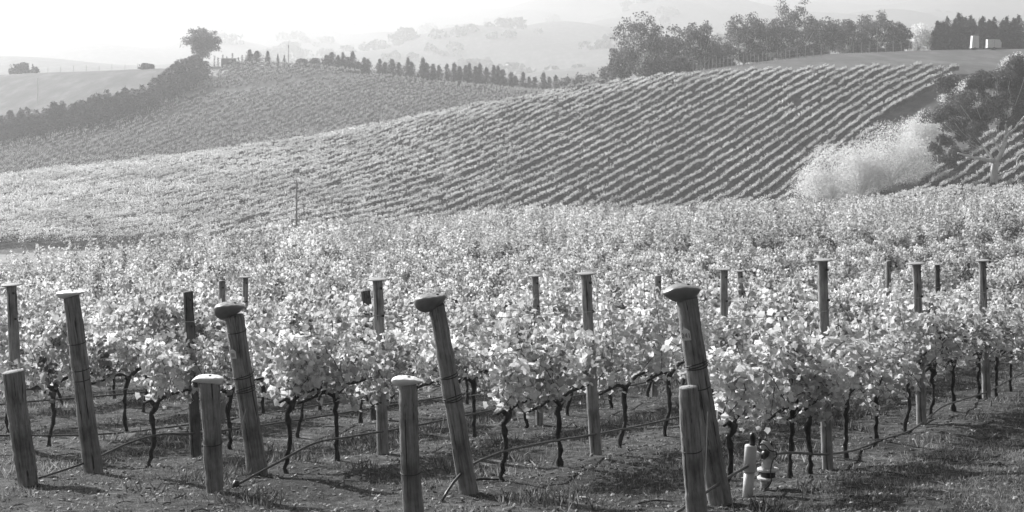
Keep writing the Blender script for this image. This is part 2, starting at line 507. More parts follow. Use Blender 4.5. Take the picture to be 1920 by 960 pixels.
def vine_canopy(mb, g, nshoot, nleaf, lsize, tv, tf, half=.82, stems=True, left=None, topz=1.62):
    P = []; Nn = []; S = []; T = []
    left = half if left is None else left
    for k in range(nshoot):
        x0 = (k + .5) / nshoot * (half + left) - left + g.normal() * .04
        side = g.choice([-1, 1])
        droop = g.random() < .28
        z0 = .74 + g.random() * .12
        if droop:
            top = np.array([x0 + g.normal() * .18, side * (.25 + .2 * g.random()), .62 + .35 * g.random()])
            mid = np.array([x0, side * .22, 1.05 + .15 * g.random()])
        else:
            top = np.array([x0 + g.normal() * .17, g.normal() * .17, topz - .30 + .38 * g.random() + (.22 if g.random() < .16 else 0)])
            mid = np.array([x0 + g.normal() * .05, g.normal() * .10, 1.1])
        pts = spline([[x0, 0, z0], mid, top], 7)
        if stems: add_tube(mb, pts, np.linspace(.006, .003, 7), 4, False, mat=1)
        n = max(2, int(nleaf * (1.15 if not droop else .8)))
        t = g.random(n) ** .9
        q = np.stack([np.interp(t, np.linspace(0, 1, 7), pts[:, c]) for c in range(3)], -1)
        off = g.normal(size=(n, 3)) * np.array([.078, .095, .07])
        off *= (1.15 - .55 * t)[:, None]
        P.append(q + off)
        Nn.append(off * 5 + g.normal(size=(n, 3)) * [.75, .75, .42] + np.array([0, 0, .15]))
        sh = .56 + .18 * g.normal()
        T.append(np.clip(sh + g.normal(size=n) * .17, 0, 1))
        S.append(lsize * (.6 + .85 * g.random(n)))
    P = np.concatenate(P); low = P[:, 2] < .63; P[low, 2] = .63 + .16 * g.random(low.sum())
    scatter(mb, tv, tf, P, np.concatenate(Nn), np.concatenate(S), np.concatenate(T), g=g, up=np.array([[0, 0, 1.0]]) + g.normal(size=(len(P), 3)) * .45)

def vine_trunk_geo(mb, g, lean, left=True):
    w1, w2 = g.normal(size=2) * .012
    pts = spline([[-lean, 0, -.08], [-lean * .8, w1, .12], [-lean * .5 + g.normal() * .016, w2, .34], [-.02 + g.normal() * .02, 0, .56], [.01, 0, .74]], 14)
    rr = np.interp(np.linspace(0, 1, 14), [0, .1, .3, .6, .85, 1], [.034, .024, .020, .020, .026, .036]) * (.82 + .4 * g.random(14))
    pts[1:-1] += g.normal(size=(12, 3)) * [.007, .007, .0]
    add_tube(mb, pts, rr, 9, True, .34, int(g.integers(1e6)))
    for s in (-1, 1):
        e_ = .74 if (left or s > 0) else .2
        arm = spline([[0, 0, .70], [s * .14 * e_ / .74, g.normal() * .01, .76 + .03 * g.random()], [s * e_ * .6, 0, .78], [s * e_, 0, .77]], 9)
        add_tube(mb, arm, np.linspace(.026, .011, 9), 6, True, .15, int(g.integers(1e6)))

# prototypes, first as data; each grapevine is an Empty > trunk, canopy
protos = []
for k in range(9):
    g = np.random.default_rng(100 + k)
    lean = [.02, .10, .06, .14, .0, .08, -.04, .12, .05][k]
    tm = MB(); vine_trunk_geo(tm, g, lean, k < 8)
    cm = MB()
    if k < 8: vine_canopy(cm, g, 14, 92, .068, LEAF_V, LEAF_F)
    else: vine_canopy(cm, g, 9, 74, .070, LEAF_V, LEAF_F, left=.02, topz=1.45)
    cm.v = [v_ + np.array([0, .09, 0]) for v_ in cm.v]
    protos.append((tm, cm))
def make_vine(k, first=[True]*9):
    root = empty('grapevine')
    tm, cm = protos[k]
    tm.build('trunk', M['bark_vine'], root, smooth=True)
    cm.build('canopy', [M['vine_leaf'], M['cane']], root)
    return root

front = {4: [1372, 1486, 1517, 1586, 1643, 1704, 1748, 1788, 1836, 1868, 1895],
         3: [950, 1050, 1173, 1256], 2: [545, 630, 888], 1: [290, 430], 0: [100, 240]}
vines = []                          # (row, y, order in row)
DB = lambda px: np.interp(px, [-300, 0, 300, 560, 900, 1200, 1500, 1700, 1920], [52, 60, 75, 90, 105, 115, 125, 130, 132])
for i in range(4, -60, -1):
    ylist = [row_y(i, p) for p in front.get(i, [])]
    if i == 2: ylist += [20.35]
    if i == 3: ylist = [15.9] + ylist if False else ylist
    ylist.sort()
    if not ylist: ylist = [17.0 + rng.random()]
    y = ylist[-1]
    while True:
        y += 1.38 * (.93 + .14 * rng.random())
        x, _ = row_xy(i, y); px = 960 + F * x / y
        if px > 2090 or y > 150: break
        ylist.append(y)
    for y in ylist:
        x, _ = row_xy(i, y); px = 960 + F * x / y
        if px < -110 or px > 2090 or y > DB(px) + 8: continue
        vines.append((y, i, x, px))
vines.sort()
print('near vines', len(vines))
rowcount = {}
ordn = ['first', 'second', 'third', 'fourth', 'fifth', 'sixth', 'seventh', 'eighth', 'ninth', 'tenth', 'eleventh']
rowname = {4: 'in the front row of the white tagged leaning post at right',
           3: 'in the row of the leaning post with a thick grey cap mid picture',
           2: 'in the row of the leaning post with wires and a small tag',
           1: 'in the row of the leaning post with the flat white cap',
           0: 'in the row just behind the flat white capped post'}
built = [None] * 9
NIND = 296
for n, (y, i, x, px) in enumerate(vines[:NIND]):
    k = int(rng.integers(8))
    if 1 <= i <= 4 and rowcount.get(i, 0) == 0: k = 8
    if built[k] is None:
        o = make_vine(k); built[k] = o
    else:
        o = copy_tree(built[k])
    o.location = (x, y, gnd(x, y))
    o.rotation_euler = (0, 0, ROWANG + (math.pi if (rng.random() < .3 and i < 0 and k != 8) else 0))
    s = .93 + .12 * rng.random() - {4: .19, 3: .13, 2: .12, 1: .10, 0: .08}.get(i, .03)
    o.scale = (1.0, 1.0 + .1 * rng.random(), s)
    c = rowcount.get(i, 0); rowcount[i] = c + 1
    if i in rowname and c < 9:
        lab = '%s grapevine %s' % (ordn[c], rowname[i])
    elif i in rowname:
        lab = 'pale leafy grapevine far along one of the five front trellis rows'
    else:
        lab = 'pale leafy grapevine packed among others behind the five front trellis rows'
    tag(o, lab, 'grapevine', 'grapevines along the near trellis rows')

def merge_vines(name, lst, mat, tiers, label, ang):
    """lst: arrays x, y, z ; tiers picks a canopy template by distance"""
    mb = MB()
    for (lo, hi, temps) in tiers:
        key = lst[:, 3] if lst.shape[1] > 3 else lst[:, 1]
        sel = (key >= lo) & (key < hi)
        P = lst[sel]
        if not len(P): continue
        kk = rng.integers(len(temps), size=len(P))
        for t, (V, Fs, T, MI) in enumerate(temps):
            Q = P[kk == t]
            if not len(Q): continue
            aa = ang + np.where(rng.random(len(Q)) < .5, np.pi, 0)
            ca, sa = np.cos(aa)[:, None], np.sin(aa)[:, None]
            sc = (.93 + .16 * rng.random(len(Q)) + .11 * np.sin(Q[:, 0] * .31 + 2 * np.sin(Q[:, 1] * .17)) * np.sin(Q[:, 1] * .23 + 1.3 * np.sin(Q[:, 0] * .4)))[:, None]
            X = V[None, :, 0] * ca - V[None, :, 1] * sa + Q[:, 0:1]
            Y = V[None, :, 0] * sa + V[None, :, 1] * ca + Q[:, 1:2]
            gx = (ground(Q[:, 0] + .5, Q[:, 1]) - ground(Q[:, 0] - .5, Q[:, 1]))[:, None]
            gy = (ground(Q[:, 0], Q[:, 1] + .5) - ground(Q[:, 0], Q[:, 1] - .5))[:, None]
            Z = V[None, :, 2] * sc + Q[:, 2:3] + gx * (X - Q[:, 0:1]) + gy * (Y - Q[:, 1:2])
            VV = np.stack([X, Y, Z], -1).reshape(-1, 3)
            FF = (np.arange(len(Q))[:, None, None] * len(V) + Fs[None]).reshape(-1, Fs.shape[1])
            sh = (rng.normal(size=len(Q)) * .10 - .4 * (rng.random(len(Q)) < .04))[:, None]
            TT = np.clip(T[None] + sh, 0, 1).reshape(-1)
            mb.add(VV, FF, TT); mb.m[-1] = np.tile(MI, len(Q))
    o = mb.build(name, mat)
    tag(o, label, 'vineyard', kind='stuff')
    return o

def canopy_temps(n, nshoot, nleaf, lsize, tv, tf, seed, half=.82, topz=1.62, trunk=False):
    out = []
    for k in range(n):
        g = np.random.default_rng(seed + k)
        mb = MB(); vine_canopy(mb, g, nshoot, nleaf, lsize, tv, tf, half, stems=False, topz=topz)
        out.append((np.concatenate(mb.v), np.concatenate(mb.f), np.concatenate(mb.t), np.concatenate(mb.m)))
    return out

def hedge_temps(n, nleaf, lsize, tv, tf, seed, half=.8, top=1.32, wid=.30, tips=7, tipn=5, tiph=.5):  # dark body slot and pale tip slot paint shaded sides and lit crests
    out = []
    for k in range(n):
        g = np.random.default_rng(seed + k); mb = MB()
        a = (g.random(nleaf) * 1.35 - .175) * np.pi
        x = (g.random(nleaf) * 2 - 1) * half
        rr = 1 - .25 * g.random(nleaf) ** 2
        zc = .9
        yy = wid * np.cos(a) * rr * (1 + .2 * np.sin(x * 5 + g.random() * 6))
        zz = zc + np.where(np.sin(a) > 0, top - zc, .5) * np.sin(a) * rr
        N = np.stack([g.normal(size=nleaf) * .4, np.cos(a) * 1.3 + g.normal(size=nleaf) * .3, np.sin(a) + g.normal(size=nleaf) * .3], -1)
        P = np.stack([x, yy, zz], -1)
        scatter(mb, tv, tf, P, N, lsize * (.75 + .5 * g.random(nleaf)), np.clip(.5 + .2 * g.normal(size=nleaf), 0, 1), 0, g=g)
        Q = []
        for t_ in range(tips):
            b = np.array([((t_ + g.random()) / tips * 2 - 1) * half, g.normal() * .10 - .03, top - .10])
            tp = b + np.array([g.normal() * .13, g.normal() * .12, tiph * (.55 + .9 * g.random() ** 1.5)])
            t = g.random((tipn, 1)); Q.append(b + (tp - b) * t + g.normal(size=(tipn, 3)) * [.055, .055, .03])
        Q = np.concatenate(Q); m_ = len(Q)
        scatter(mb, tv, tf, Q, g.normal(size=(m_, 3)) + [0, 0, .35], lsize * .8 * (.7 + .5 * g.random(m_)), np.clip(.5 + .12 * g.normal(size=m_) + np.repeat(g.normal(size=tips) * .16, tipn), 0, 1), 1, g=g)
        out.append((np.concatenate(mb.v), np.concatenate(mb.f), np.concatenate(mb.t), np.concatenate(mb.m)))
    return out

rest = np.array([(x, y, 0) for (y, i, x, px) in vines[NIND:]])
rest[:, 2] = ground(rest[:, 0], rest[:, 1])
merge_vines('near_slope_vines', rest, [M['vine_far'], M['vine_far_tips']],
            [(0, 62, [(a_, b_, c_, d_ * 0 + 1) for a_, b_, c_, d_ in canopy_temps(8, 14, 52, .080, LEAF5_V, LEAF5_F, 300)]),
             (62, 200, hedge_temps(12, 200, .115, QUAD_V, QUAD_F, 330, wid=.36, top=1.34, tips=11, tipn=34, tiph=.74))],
            'pale vine rows packed together over the brow of the near slope', ROWANG)

# the facing hill
TH = .60
HANG = math.atan2(1.0, TH)
lst = []
dstart = lambda px: np.interp(px, [-300, 0, 300, 560, 900, 1200, 1500, 1700, 1920], [248, 248, 262, 266, 280, 287, 291, 292, 292])
dend = lambda px: np.interp(px, [-300, 0, 300, 560, 900, 1200, 1500, 1700, 1920], [328, 333, 345, 355, 368, 379, 381, 383, 384])
for k in range(-140, 60):
    y = np.arange(237, 392, 1.0) + rng.random() * 2
    y = y + rng.normal(size=len(y)) * .3
    x = k * 2.62 + TH * (y - 300) + rng.normal(size=len(y)) * .04
    px = 960 + F * x / y
    lim = 44.8 + .54 * (y - 297)
    end = dend(px) + 1.2 * math.sin(k * 1.7)
    ok = (px > -80) & (px < 2000) & (y > dstart(px)) & (y < end) & (x < lim)
    lst.append(np.stack([x[ok], y[ok], x[ok] * 0], -1))
    ok = (px > 1560) & (px < 2060) & (y > 270) & (y < 336) & (x > lim + 21)
    lst.append(np.stack([x[ok], y[ok], x[ok] * 0], -1))
hill = np.concatenate(lst)
hill[:, 2] = ground(hill[:, 0], hill[:, 1])
hill = hill[rng.random(len(hill)) > .03]
print('hill vines', len(hill))
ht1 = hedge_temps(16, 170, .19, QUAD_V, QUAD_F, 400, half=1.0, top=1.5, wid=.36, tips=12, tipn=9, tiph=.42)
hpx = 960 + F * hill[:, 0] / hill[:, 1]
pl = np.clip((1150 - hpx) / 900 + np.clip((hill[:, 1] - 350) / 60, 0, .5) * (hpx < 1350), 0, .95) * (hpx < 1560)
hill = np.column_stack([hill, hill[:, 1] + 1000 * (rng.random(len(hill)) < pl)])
sunlit1 = hedge_temps(16, 130, .20, QUAD_V, QUAD_F, 450, half=1.0, tips=15, tipn=9, tiph=.55)  # sun on the left-hand rows painted in: paler body, more bright tips
sunlit1 = [(a_, b_, c_, np.where(rng.random(len(d_)) < .55, 1, d_)) for a_, b_, c_, d_ in sunlit1]
merge_vines('facing_hill_vines', hill, [M['vine_hill'], M['vine_tips']], [(0, 600, ht1), (1000, 1600, sunlit1)],
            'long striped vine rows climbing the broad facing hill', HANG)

# the hill at far left
lst = []
strip_y = lambda px: np.interp(px, [300, 450, 600, 700, 800, 900], [188, 173, 150, 143, 146, 160])
for k in range(-120, 60):
    xr = k * 2.9
    y = np.arange(392, 640, 1.6) + rng.random()
    x = xr + .25 * (y - 400) + rng.normal(size=len(y)) * .45
    px = 960 + F * x / y
    z = ground(x, y)
    py = YH - F * z / y
    edge = np.interp(py, [118, 135, 165, 190, 210, 245, 275, 400], [440, 415, 375, 315, 260, 150, 0, -200]) 
    ok = (px > -100) & (px < 1150) & (px > edge) & (abs(py - strip_y(px)) > np.interp(px, [300, 700, 900], [4, 3, 2.5]))
    ok &= (rng.random(len(y)) > .15)
    ok &= (y < np.interp(px, [0, 300, 560, 900, 1100], [620, 605, 602, 572, 560]))
    lst.append(np.stack([x[ok], y[ok], z[ok]], -1))
h2 = np.concatenate(lst)
print('left vines', len(h2))
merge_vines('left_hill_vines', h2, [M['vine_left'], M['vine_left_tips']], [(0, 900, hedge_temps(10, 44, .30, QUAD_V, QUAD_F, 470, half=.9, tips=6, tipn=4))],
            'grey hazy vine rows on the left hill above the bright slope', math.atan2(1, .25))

# ------------------------------------------------------------------ trees
def blob_leaves(mb, g, c, r, n, size, tv=QUAD_V, tf=QUAD_F, mat=0, bias=.6, shade=.5, hollow=.35):
    d = g.normal(size=(n, 3)); d /= np.linalg.norm(d, axis=1)[:, None]
    d[:, 2] = np.where(d[:, 2] < -.65, -d[:, 2], d[:, 2])
    rad = 1 - hollow * g.random(n) ** 1.5 + g.normal(size=n) * .05
    lump = 1 + .16 * np.sin(d[:, 0] * 5 + c[0]) * np.sin(d[:, 1] * 6 + c[1]) + .1 * np.sin(d[:, 2] * 9 + c[2])
    P = np.array(c) + d * (rad * lump)[:, None] * np.array(r)
    N = d * bias + g.normal(size=(n, 3)) * .6
    scatter(mb, tv, tf, P, N, size * (.7 + .6 * g.random(n)), np.clip(shade + g.normal(size=n) * .2, 0, 1), mat, g=g)

def gum_tree(g, h, w, nblob, nleaf, lsize, leafmat, barkmat, trunk_r, bole=.35, name='gum_tree', lean=0.0):
    root = empty(name)
    tr = MB(); cr = MB()
    fork = np.array([lean * h * .3, 0, h * bole])
    add_tube(tr, spline([[0, 0, -.5], [lean * h * .1, 0, h * bole * .5], fork], 8), np.linspace(trunk_r * 1.3, trunk_r * .85, 8), 9, True, .08, 1)
    cen = []
    for k in range(nblob):
        a = 2 * math.pi * k * .382 + g.random()
        t = (k + .5) / nblob
        zz = h * (bole + .10 + (.92 - bole - .10) * t)
        rr = w / 2 * math.sqrt(max(.04, 1 - ((t - .45) / .62) ** 2)) * (.25 + .62 * g.random())
        cen.append(np.array([fork[0] + rr * math.cos(a), rr * math.sin(a), zz]))
    for c in cen:
        mid = fork * .45 + c * .55 + np.array([0, 0, -.06 * h]) + g.normal(size=3) * .03 * h
        add_tube(tr, spline([fork - [0, 0, h * .04], mid, c + [0, 0, .02 * h]], 7), np.linspace(trunk_r * .5, trunk_r * .12, 7), 6)
        br = (.55 * w + .45 * h) * (.12 + .07 * g.random())
        sh = .5 + g.normal() * .15
        for q in range(4):
            cc = c + g.normal(size=3) * br * .7
            r_ = br * (.6 + .4 * g.random())
            blob_leaves(cr, g, cc, (r_, r_, r_ * .9), nleaf // 4, lsize, shade=sh + g.normal() * .05, hollow=.6)
    tr.build('trunk', barkmat, root, smooth=True)
    cr.build('crown', leafmat, root)
    return root

def conifer(g, h, w, n, lsize, mat, name='conifer', full=False):
    root = empty(name)
    tr = MB(); cr = MB()
    add_tube(tr, [[0, 0, -.4], [0, 0, h * .5], [0, 0, h * .97]], [w * .05, w * .035, .02], 7)
    leaders = [(0.0, 0.0, h, 1.0)]
    if full:
        for k in range(5):
            a = g.random() * 6.28; r = w * (.16 + .2 * g.random())
            leaders.append((r * math.cos(a), r * math.sin(a), h * (.66 + .28 * g.random()), .62))
    P = []; N = []; U = []
    per = 9
    nb = max(20, n // per // len(leaders))
    for (lx, ly, lh, ws) in leaders:
        t = g.random(nb) ** 1.15
        a = g.random(nb) * 2 * np.pi
        prof = np.interp(t, [0, .1, .45, .72, .9, 1], [.85, 1, .92, .62, .26, .05] if full else [1, .97, .72, .42, .17, .03])
        L = w / 2 * ws * prof * (.55 + .65 * g.random(nb)) * (1 + .2 * np.sin(a * 2 + g.random() * 6))
        rise = .10 + .5 * g.random(nb)
        s_ = (np.arange(per) + .7) / per
        for q in s_:
            r = L * q
            p = np.stack([lx + r * np.cos(a), ly + r * np.sin(a), lh * (.03 + .97 * t) + r * (rise * q - .15)], -1) + g.normal(size=(nb, 3)) * lsize * .35
            P.append(p)
            o = np.stack([np.cos(a), np.sin(a), .4 + 0 * a], -1)
            nn = np.stack([-.5 * np.cos(a), -.5 * np.sin(a), np.ones(nb)], -1) + g.normal(size=(nb, 3)) * .6
            N.append(nn); U.append(np.cross(nn, o))
        m = 9
        tz = lh * (.94 + .09 * g.random(m))
        P.append(np.stack([lx + g.normal(size=m) * .015 * w, ly + g.normal(size=m) * .015 * w, tz], -1)); nn = g.normal(size=(m, 3)); N.append(nn); U.append(np.cross(nn, np.array([[0, 0, 1.]])))
    P = np.concatenate(P); N = np.concatenate(N); U = np.concatenate(U)
    scatter(cr, NEED_V, NEED_F, P, N, lsize * (.7 + .6 * g.random(len(P))), np.clip(.5 + g.normal(size=len(P)) * .22, 0, 1), up=U, g=g)
    tr.build('trunk', M['bark_dark'], root, smooth=True)
    cr.build('crown', mat, root)
    return root

def bush(g, h, w, n, lsize, mat, name, lumps=7, stem=True, bark=None, low=False, depth=None):
    root = empty(name)
    tr = MB(); cr = MB()
    depth = depth or w
    for k in range(lumps):
        a = g.random() * 6.28; rr = .40 * (g.random() ** .55)
        c = np.array([rr * w * math.cos(a), rr * depth * math.sin(a), h * (.24 + (.50 - .7 * rr) * g.random())])
        if k == 0: c = np.array([0, 0, h * .70])
        r = min(w, h) * (.26 + .12 * g.random())
        blob_leaves(cr, g, c, (r * 1.1, r * 1.1, min(r * 1.05, (h - c[2]) * 1.05)), n // lumps, lsize, bias=.35, hollow=.6)
        add_tube(tr, spline([[0, 0, -.2], c * [.3, .3, .4], c], 6), np.linspace(.035 * h * .5, .006 * h, 6), 5)
    # low skirt of leaves to the ground
    m = n // 4
    a = g.random(m) * 6.28; q = np.sqrt(g.random(m)) * .45
    P = np.stack([q * w * np.cos(a), q * depth * np.sin(a), h * .38 * g.random(m) + .05], -1)
    scatter(cr, QUAD_V, QUAD_F, P, g.normal(size=(m, 3)), lsize, np.clip(.5 + g.normal(size=m) * .2, 0, 1), g=g)
    if g.random() < 2:  # wispy shoots above the outline
        for k in range(26):
            a = g.random() * 6.28; rr = .42 * g.random()
            b = np.array([rr * w * math.cos(a), rr * depth * math.sin(a), h * (.62 + .15 * g.random())])
            tp = b + np.array([g.normal() * .05 * h, g.normal() * .05 * h, h * (.2 + .13 * g.random()) * (1 - rr)])
            t = g.random(max(8, n // 260))[:, None]
            P = b * (1 - t) + tp * t + g.normal(size=(len(t), 3)) * .03 * h
            scatter(cr, QUAD_V, QUAD_F, P, g.normal(size=(len(t), 3)), lsize * .8, np.clip(.6 + g.normal(size=len(t)) * .2, 0, 1), g=g)
    tr.build('stem', bark or M['bark_dark'], root, smooth=True)
    cr.build('crown', mat, root)
    return root

# gum trees along the skyline of the facing hill
gums = [  # column, base row, top row, width px, depth, label
 (1165, 146, 92, 44, 446, 'small gum tree leaning out at the left foot of the skyline grove'),
 (1205, 140, 42, 92, 440, 'tall spreading gum tree at the left end of the skyline grove'),
 (1250, 138, 66, 70, 455, 'gum tree filling the dip right of the tall left end gum'),
 (1308, 130, 48, 84, 450, 'dark round gum tree left of the gap in the skyline grove'),
 (1345, 128, 84, 60, 470, 'low gum tree behind the ridge fence near the grove gap'),
 (1395, 124, 38, 76, 470, 'broad gum tree just right of the gap in the skyline grove'),
 (1440, 120, 44, 70, 480, 'gum tree left of the tallest tree of the skyline grove'),
 (1490, 112, 14, 84, 500, 'tallest gum tree with a knob of foliage above the skyline grove'),
 (1545, 108, 38, 76, 505, 'gum tree right of the tallest one on the skyline'),
 (1590, 104, 42, 72, 512, 'flat topped gum tree in the right half of the skyline grove'),
 (1640, 102, 32, 88, 518, 'high rounded gum tree near the right end of the skyline grove'),
 (1683, 100, 50, 50, 520, 'narrow gum tree closing the right end of the skyline grove'),
]
for n, (px, by, ty, wpx, d, lab) in enumerate(gums):
    g = np.random.default_rng(500 + n)
    b = at(px, d)
    ztop = -(ty - YH) / F * d
    h = ztop - b.z
    t = gum_tree(g, h, wpx / F * d * 1.12, 24, 290, .40, M['gum_leaf'], M['bark_pale'], .3, bole=.08)
    t.location = b
    tag(t, lab, 'tree', 'gum trees on the skyline of the facing hill')
# undergrowth between the gums
for n, (px, ty, wpx, d) in enumerate([(1230, 108, 60, 436), (1275, 104, 60, 440), (1350, 100, 70, 452), (1420, 92, 70, 468), (1520, 84, 80, 498), (1610, 78, 80, 512), (1470, 84, 60, 486), (1670, 80, 50, 516)]):
    g = np.random.default_rng(560 + n)
    b = at(px, d); h = -(ty - YH) / F * d - b.z
    t = bush(g, h, wpx / F * d, 2600, .42, M['gum_leaf'], 'understorey_shrub')
    t.location = b
    tag(t, 'dark shrub filling the gap under the skyline gum trees', 'shrub', 'shrubs under the skyline gum trees')
g = np.random.default_rng(590)
for (px, ty, wpx, d, lab) in [(1722, 46, 52, 560, 'pale hazy bush between the gum grove and the dark conifers'),
                              (1138, 122, 42, 520, 'small domed tree left of the gum grove'),
                              (45, 117, 62, 640, 'low dark tree clump at the far left end of the meadow ridge'),
                              (274, 119, 34, 604, 'small dark mound shrub on the meadow ridge left of the hedge'),
                              (590, 108, 52, 615, 'rounded shrubs on the left ridge beyond the mast'),
                              (565, 110, 26, 612, 'small rounded shrub on the left ridge beside the mast')]:
    b = at(px, d); h = max(-(ty - YH) / F * d - b.z, 1.0)
    t = bush(g, h, wpx / F * d, 2400, .5, M['willow'] if px == 1722 else M['gum_leaf'], 'shrub')
    if px == 1722: t.children[1].data.materials[0] = leaf_mat('pale_gum_leaf', .2, .4, .3)
    t.location = b
    tag(t, lab, 'shrub')

# dark conifers behind the trailers
cprot = []
for k in range(4):
    c = conifer(np.random.default_rng(600 + k), 8.0, 5.2, 6500, .55, M['conifer'], 'windbreak_conifer', full=True)
    cprot.append(c)
pos = [(1758, 40, 500), (1776, 33, 505), (1797, 26, 500), (1820, 31, 510), (1843, 32, 505), (1864, 34, 510), (1887, 33, 502), (1910, 30, 500), (1935, 34, 505), (1960, 30, 505), (1770, 45, 512), (1810, 34, 518), (1855, 38, 520), (1900, 36, 520)]
cl = ['leftmost dark conifer of the row behind the two white trailers', None, 'tallest pointed conifer behind the upright white trailer']
for n, (px, ty, d) in enumerate(pos):
    t = cprot[n] if n < 4 else copy_tree(cprot[n % 4])
    b = at(px, d); b.z -= .2
    h = -(ty - YH) / F * d - b.z
    t.location = b; t.scale = (1.0, 1.0, h / 8); t.rotation_euler.z = rng.random() * 6
    tag(t, cl[n] if n < 3 and cl[n] else 'dark dense conifer in the row behind the two white trailers', 'conifer', 'dark conifers behind the white trailers')

# conifers along the far ridge
small = []
for k in range(5):
    c = conifer(np.random.default_rng(640 + k), 6.0, [5.8, 7.2, 4.8, 6.6, 5.2][k], 1900, .5, M['conifer'], 'ridge_conifer')
    small.append(c)
rp = [(468, 94, 16), (482, 96, 16), (502, 96, 18), (521, 102, 7), (533, 104, 7)]
top_line = [(612, 104), (622, 99), (634, 104), (643, 100), (652, 108), (661, 98), (672, 116), (683, 108), (690, 112), (712, 112), (722, 118), (735, 112), (748, 118), (765, 110), (772, 118), (793, 110), (800, 120), (812, 121), (823, 124), (838, 122), (852, 120), (862, 126), (873, 124), (880, 121), (892, 126), (900, 121), (912, 128), (926, 124), (934, 126), (943, 132), (958, 138), (966, 143), (981, 136), (992, 146), (1003, 146), (1019, 138), (1030, 146), (1042, 142)]
rp += [(a, b, None) for a, b in top_line]
for n, (px, ty, w) in enumerate(rp):
    t = small[n] if n < 5 else copy_tree(small[n % 5])
    d = 606 if px < 600 else np.interp(px, [600, 900, 1050], [612, 588, 600])
    b = at(px, d)
    ztop = -(ty - YH) / F * d
    h = max(ztop - b.z, 2.5)
    b.z = ztop - h
    t.location = b
    wx = .85 + .35 * rng.random() if w is None else w / F * d / 4.0
    if px < 500: wx = 1.0
    t.scale = (wx, wx, h / 6); t.rotation_euler.z = rng.random() * 6
    lab = 'hazy grey conifer in the long dark line beyond the left hill'
    if n < 5: lab = ['squat broad conifer right of the shed on the left ridge', 'squat conifer touching the broad one right of the shed', 'lone triangular conifer left of the mast', 'tiny slim conifer left of the mast', 'second tiny slim conifer next to the mast'][n]
    tag(t, lab, 'conifer', 'conifers beyond the left hill' if n >= 5 else None)
for n, (px, ty) in enumerate([(1062, 142), (1085, 138), (1108, 136), (1050, 150)]):
    g = np.random.default_rng(700 + n); b = at(px, 560); h = max(-(ty - YH) / F * 560 - b.z, 3)
    t = bush(g, h, 4.6, 1300, .5, M['gum_leaf'], 'rounded_tree'); t.location = b
    tag(t, 'low rounded grey tree at the right end of the conifer line', 'tree', 'rounded trees beyond the left hill')

# hedge windbreak on the left hill
hp = []
hb = [(-30, 278, 228), (40, 266, 216), (100, 254, 204), (150, 245, 192), (200, 232, 178), (250, 218, 170), (290, 203, 160)]
for k in range(20):
    px = -30 + k * 16.5
    hp.append((px, np.interp(px, [h[0] for h in hb], [h[1] for h in hb]), np.interp(px, [h[0] for h in hb], [h[2] for h in hb]) + rng.normal() * 3))
hp2 = [(300, 194, 140), (308, 188, 132), (316, 183, 126), (324, 178, 120), (332, 172, 115), (340, 167, 110), (348, 162, 108), (356, 156, 105), (364, 151, 103), (371, 146, 102)]
def depth_for(px, py, lo, hi):
    d = np.linspace(lo, hi, 400); x = (px - 960) / F * d
    g = YH - F * ground(x, d) / d
    return float(d[np.argmin(abs(g - py))])
hprot = [conifer(np.random.default_rng(720 + k), 7.0, 6.0, 4800, .6, M['conifer'], 'hedge_conifer', full=True) for k in range(4)]
for c in hprot: c.children[1].data.materials[0] = M['shrub']
for n, (px, by, ty) in enumerate(hp + hp2):
    d = depth_for(px, by, 400, 600)
    b = at(px, d); h = -(ty - YH) / F * d - b.z
    t = hprot[n] if n < 4 else copy_tree(hprot[n % 4])
    t.location = b; t.scale = (1.25, 1.25, h * (1.12 if n < len(hp) else .96) / 7); t.rotation_euler.z = rng.random() * 6
    up = n >= len(hp)
    tag(t, 'bushy hedge conifer in the tall end climbing to the ridge tree' if up else 'bushy hedge conifer in the low windbreak along the left hill', 'conifer', 'conifers forming the windbreak hedge on the left hill')

# lone ridge tree at (375, 60..122)
g = np.random.default_rng(760)
b = at(379, 600); h = -(60 - YH) / F * 600 - b.z
t = gum_tree(g, h, 64 / F * 600, 30, 420, .42, M['gum_leaf'], M['bark_dark'], .3, bole=.34)
t.location = b
tag(t, 'round crowned lone tree rising above the hedge on the left ridge', 'tree')
# thin poplars by the shed
for n, px in enumerate([402, 409, 418, 425, 436, 447, 454, 460]):
    b = at(px, 640)
    tr = empty('bare_poplar', b)
    h = (120 - [96, 100, 94, 98, 92, 100, 96, 104][n]) / F * 640 + .8
    s = MB(); add_tube(s, [[0, 0, -1], [0, 0, h]], [.12, .02], 6); s.build('trunk', M['bark_dark'], tr)
    cmb = MB(); q = 110; tz = rng.random(q)
    P = np.stack([rng.normal(size=q) * .35 * (1 - tz * .6), rng.normal(size=q) * .35 * (1 - tz * .6), h * (.15 + .85 * tz)], -1)
    scatter(cmb, QUAD_V, QUAD_F, P, rng.normal(size=(q, 3)), .3, np.full(q, .5)); cmb.build('crown', M['shrub'], tr)
    tag(tr, 'thin upright hazy poplar standing around the ridge shed', 'tree', 'poplars by the ridge shed')

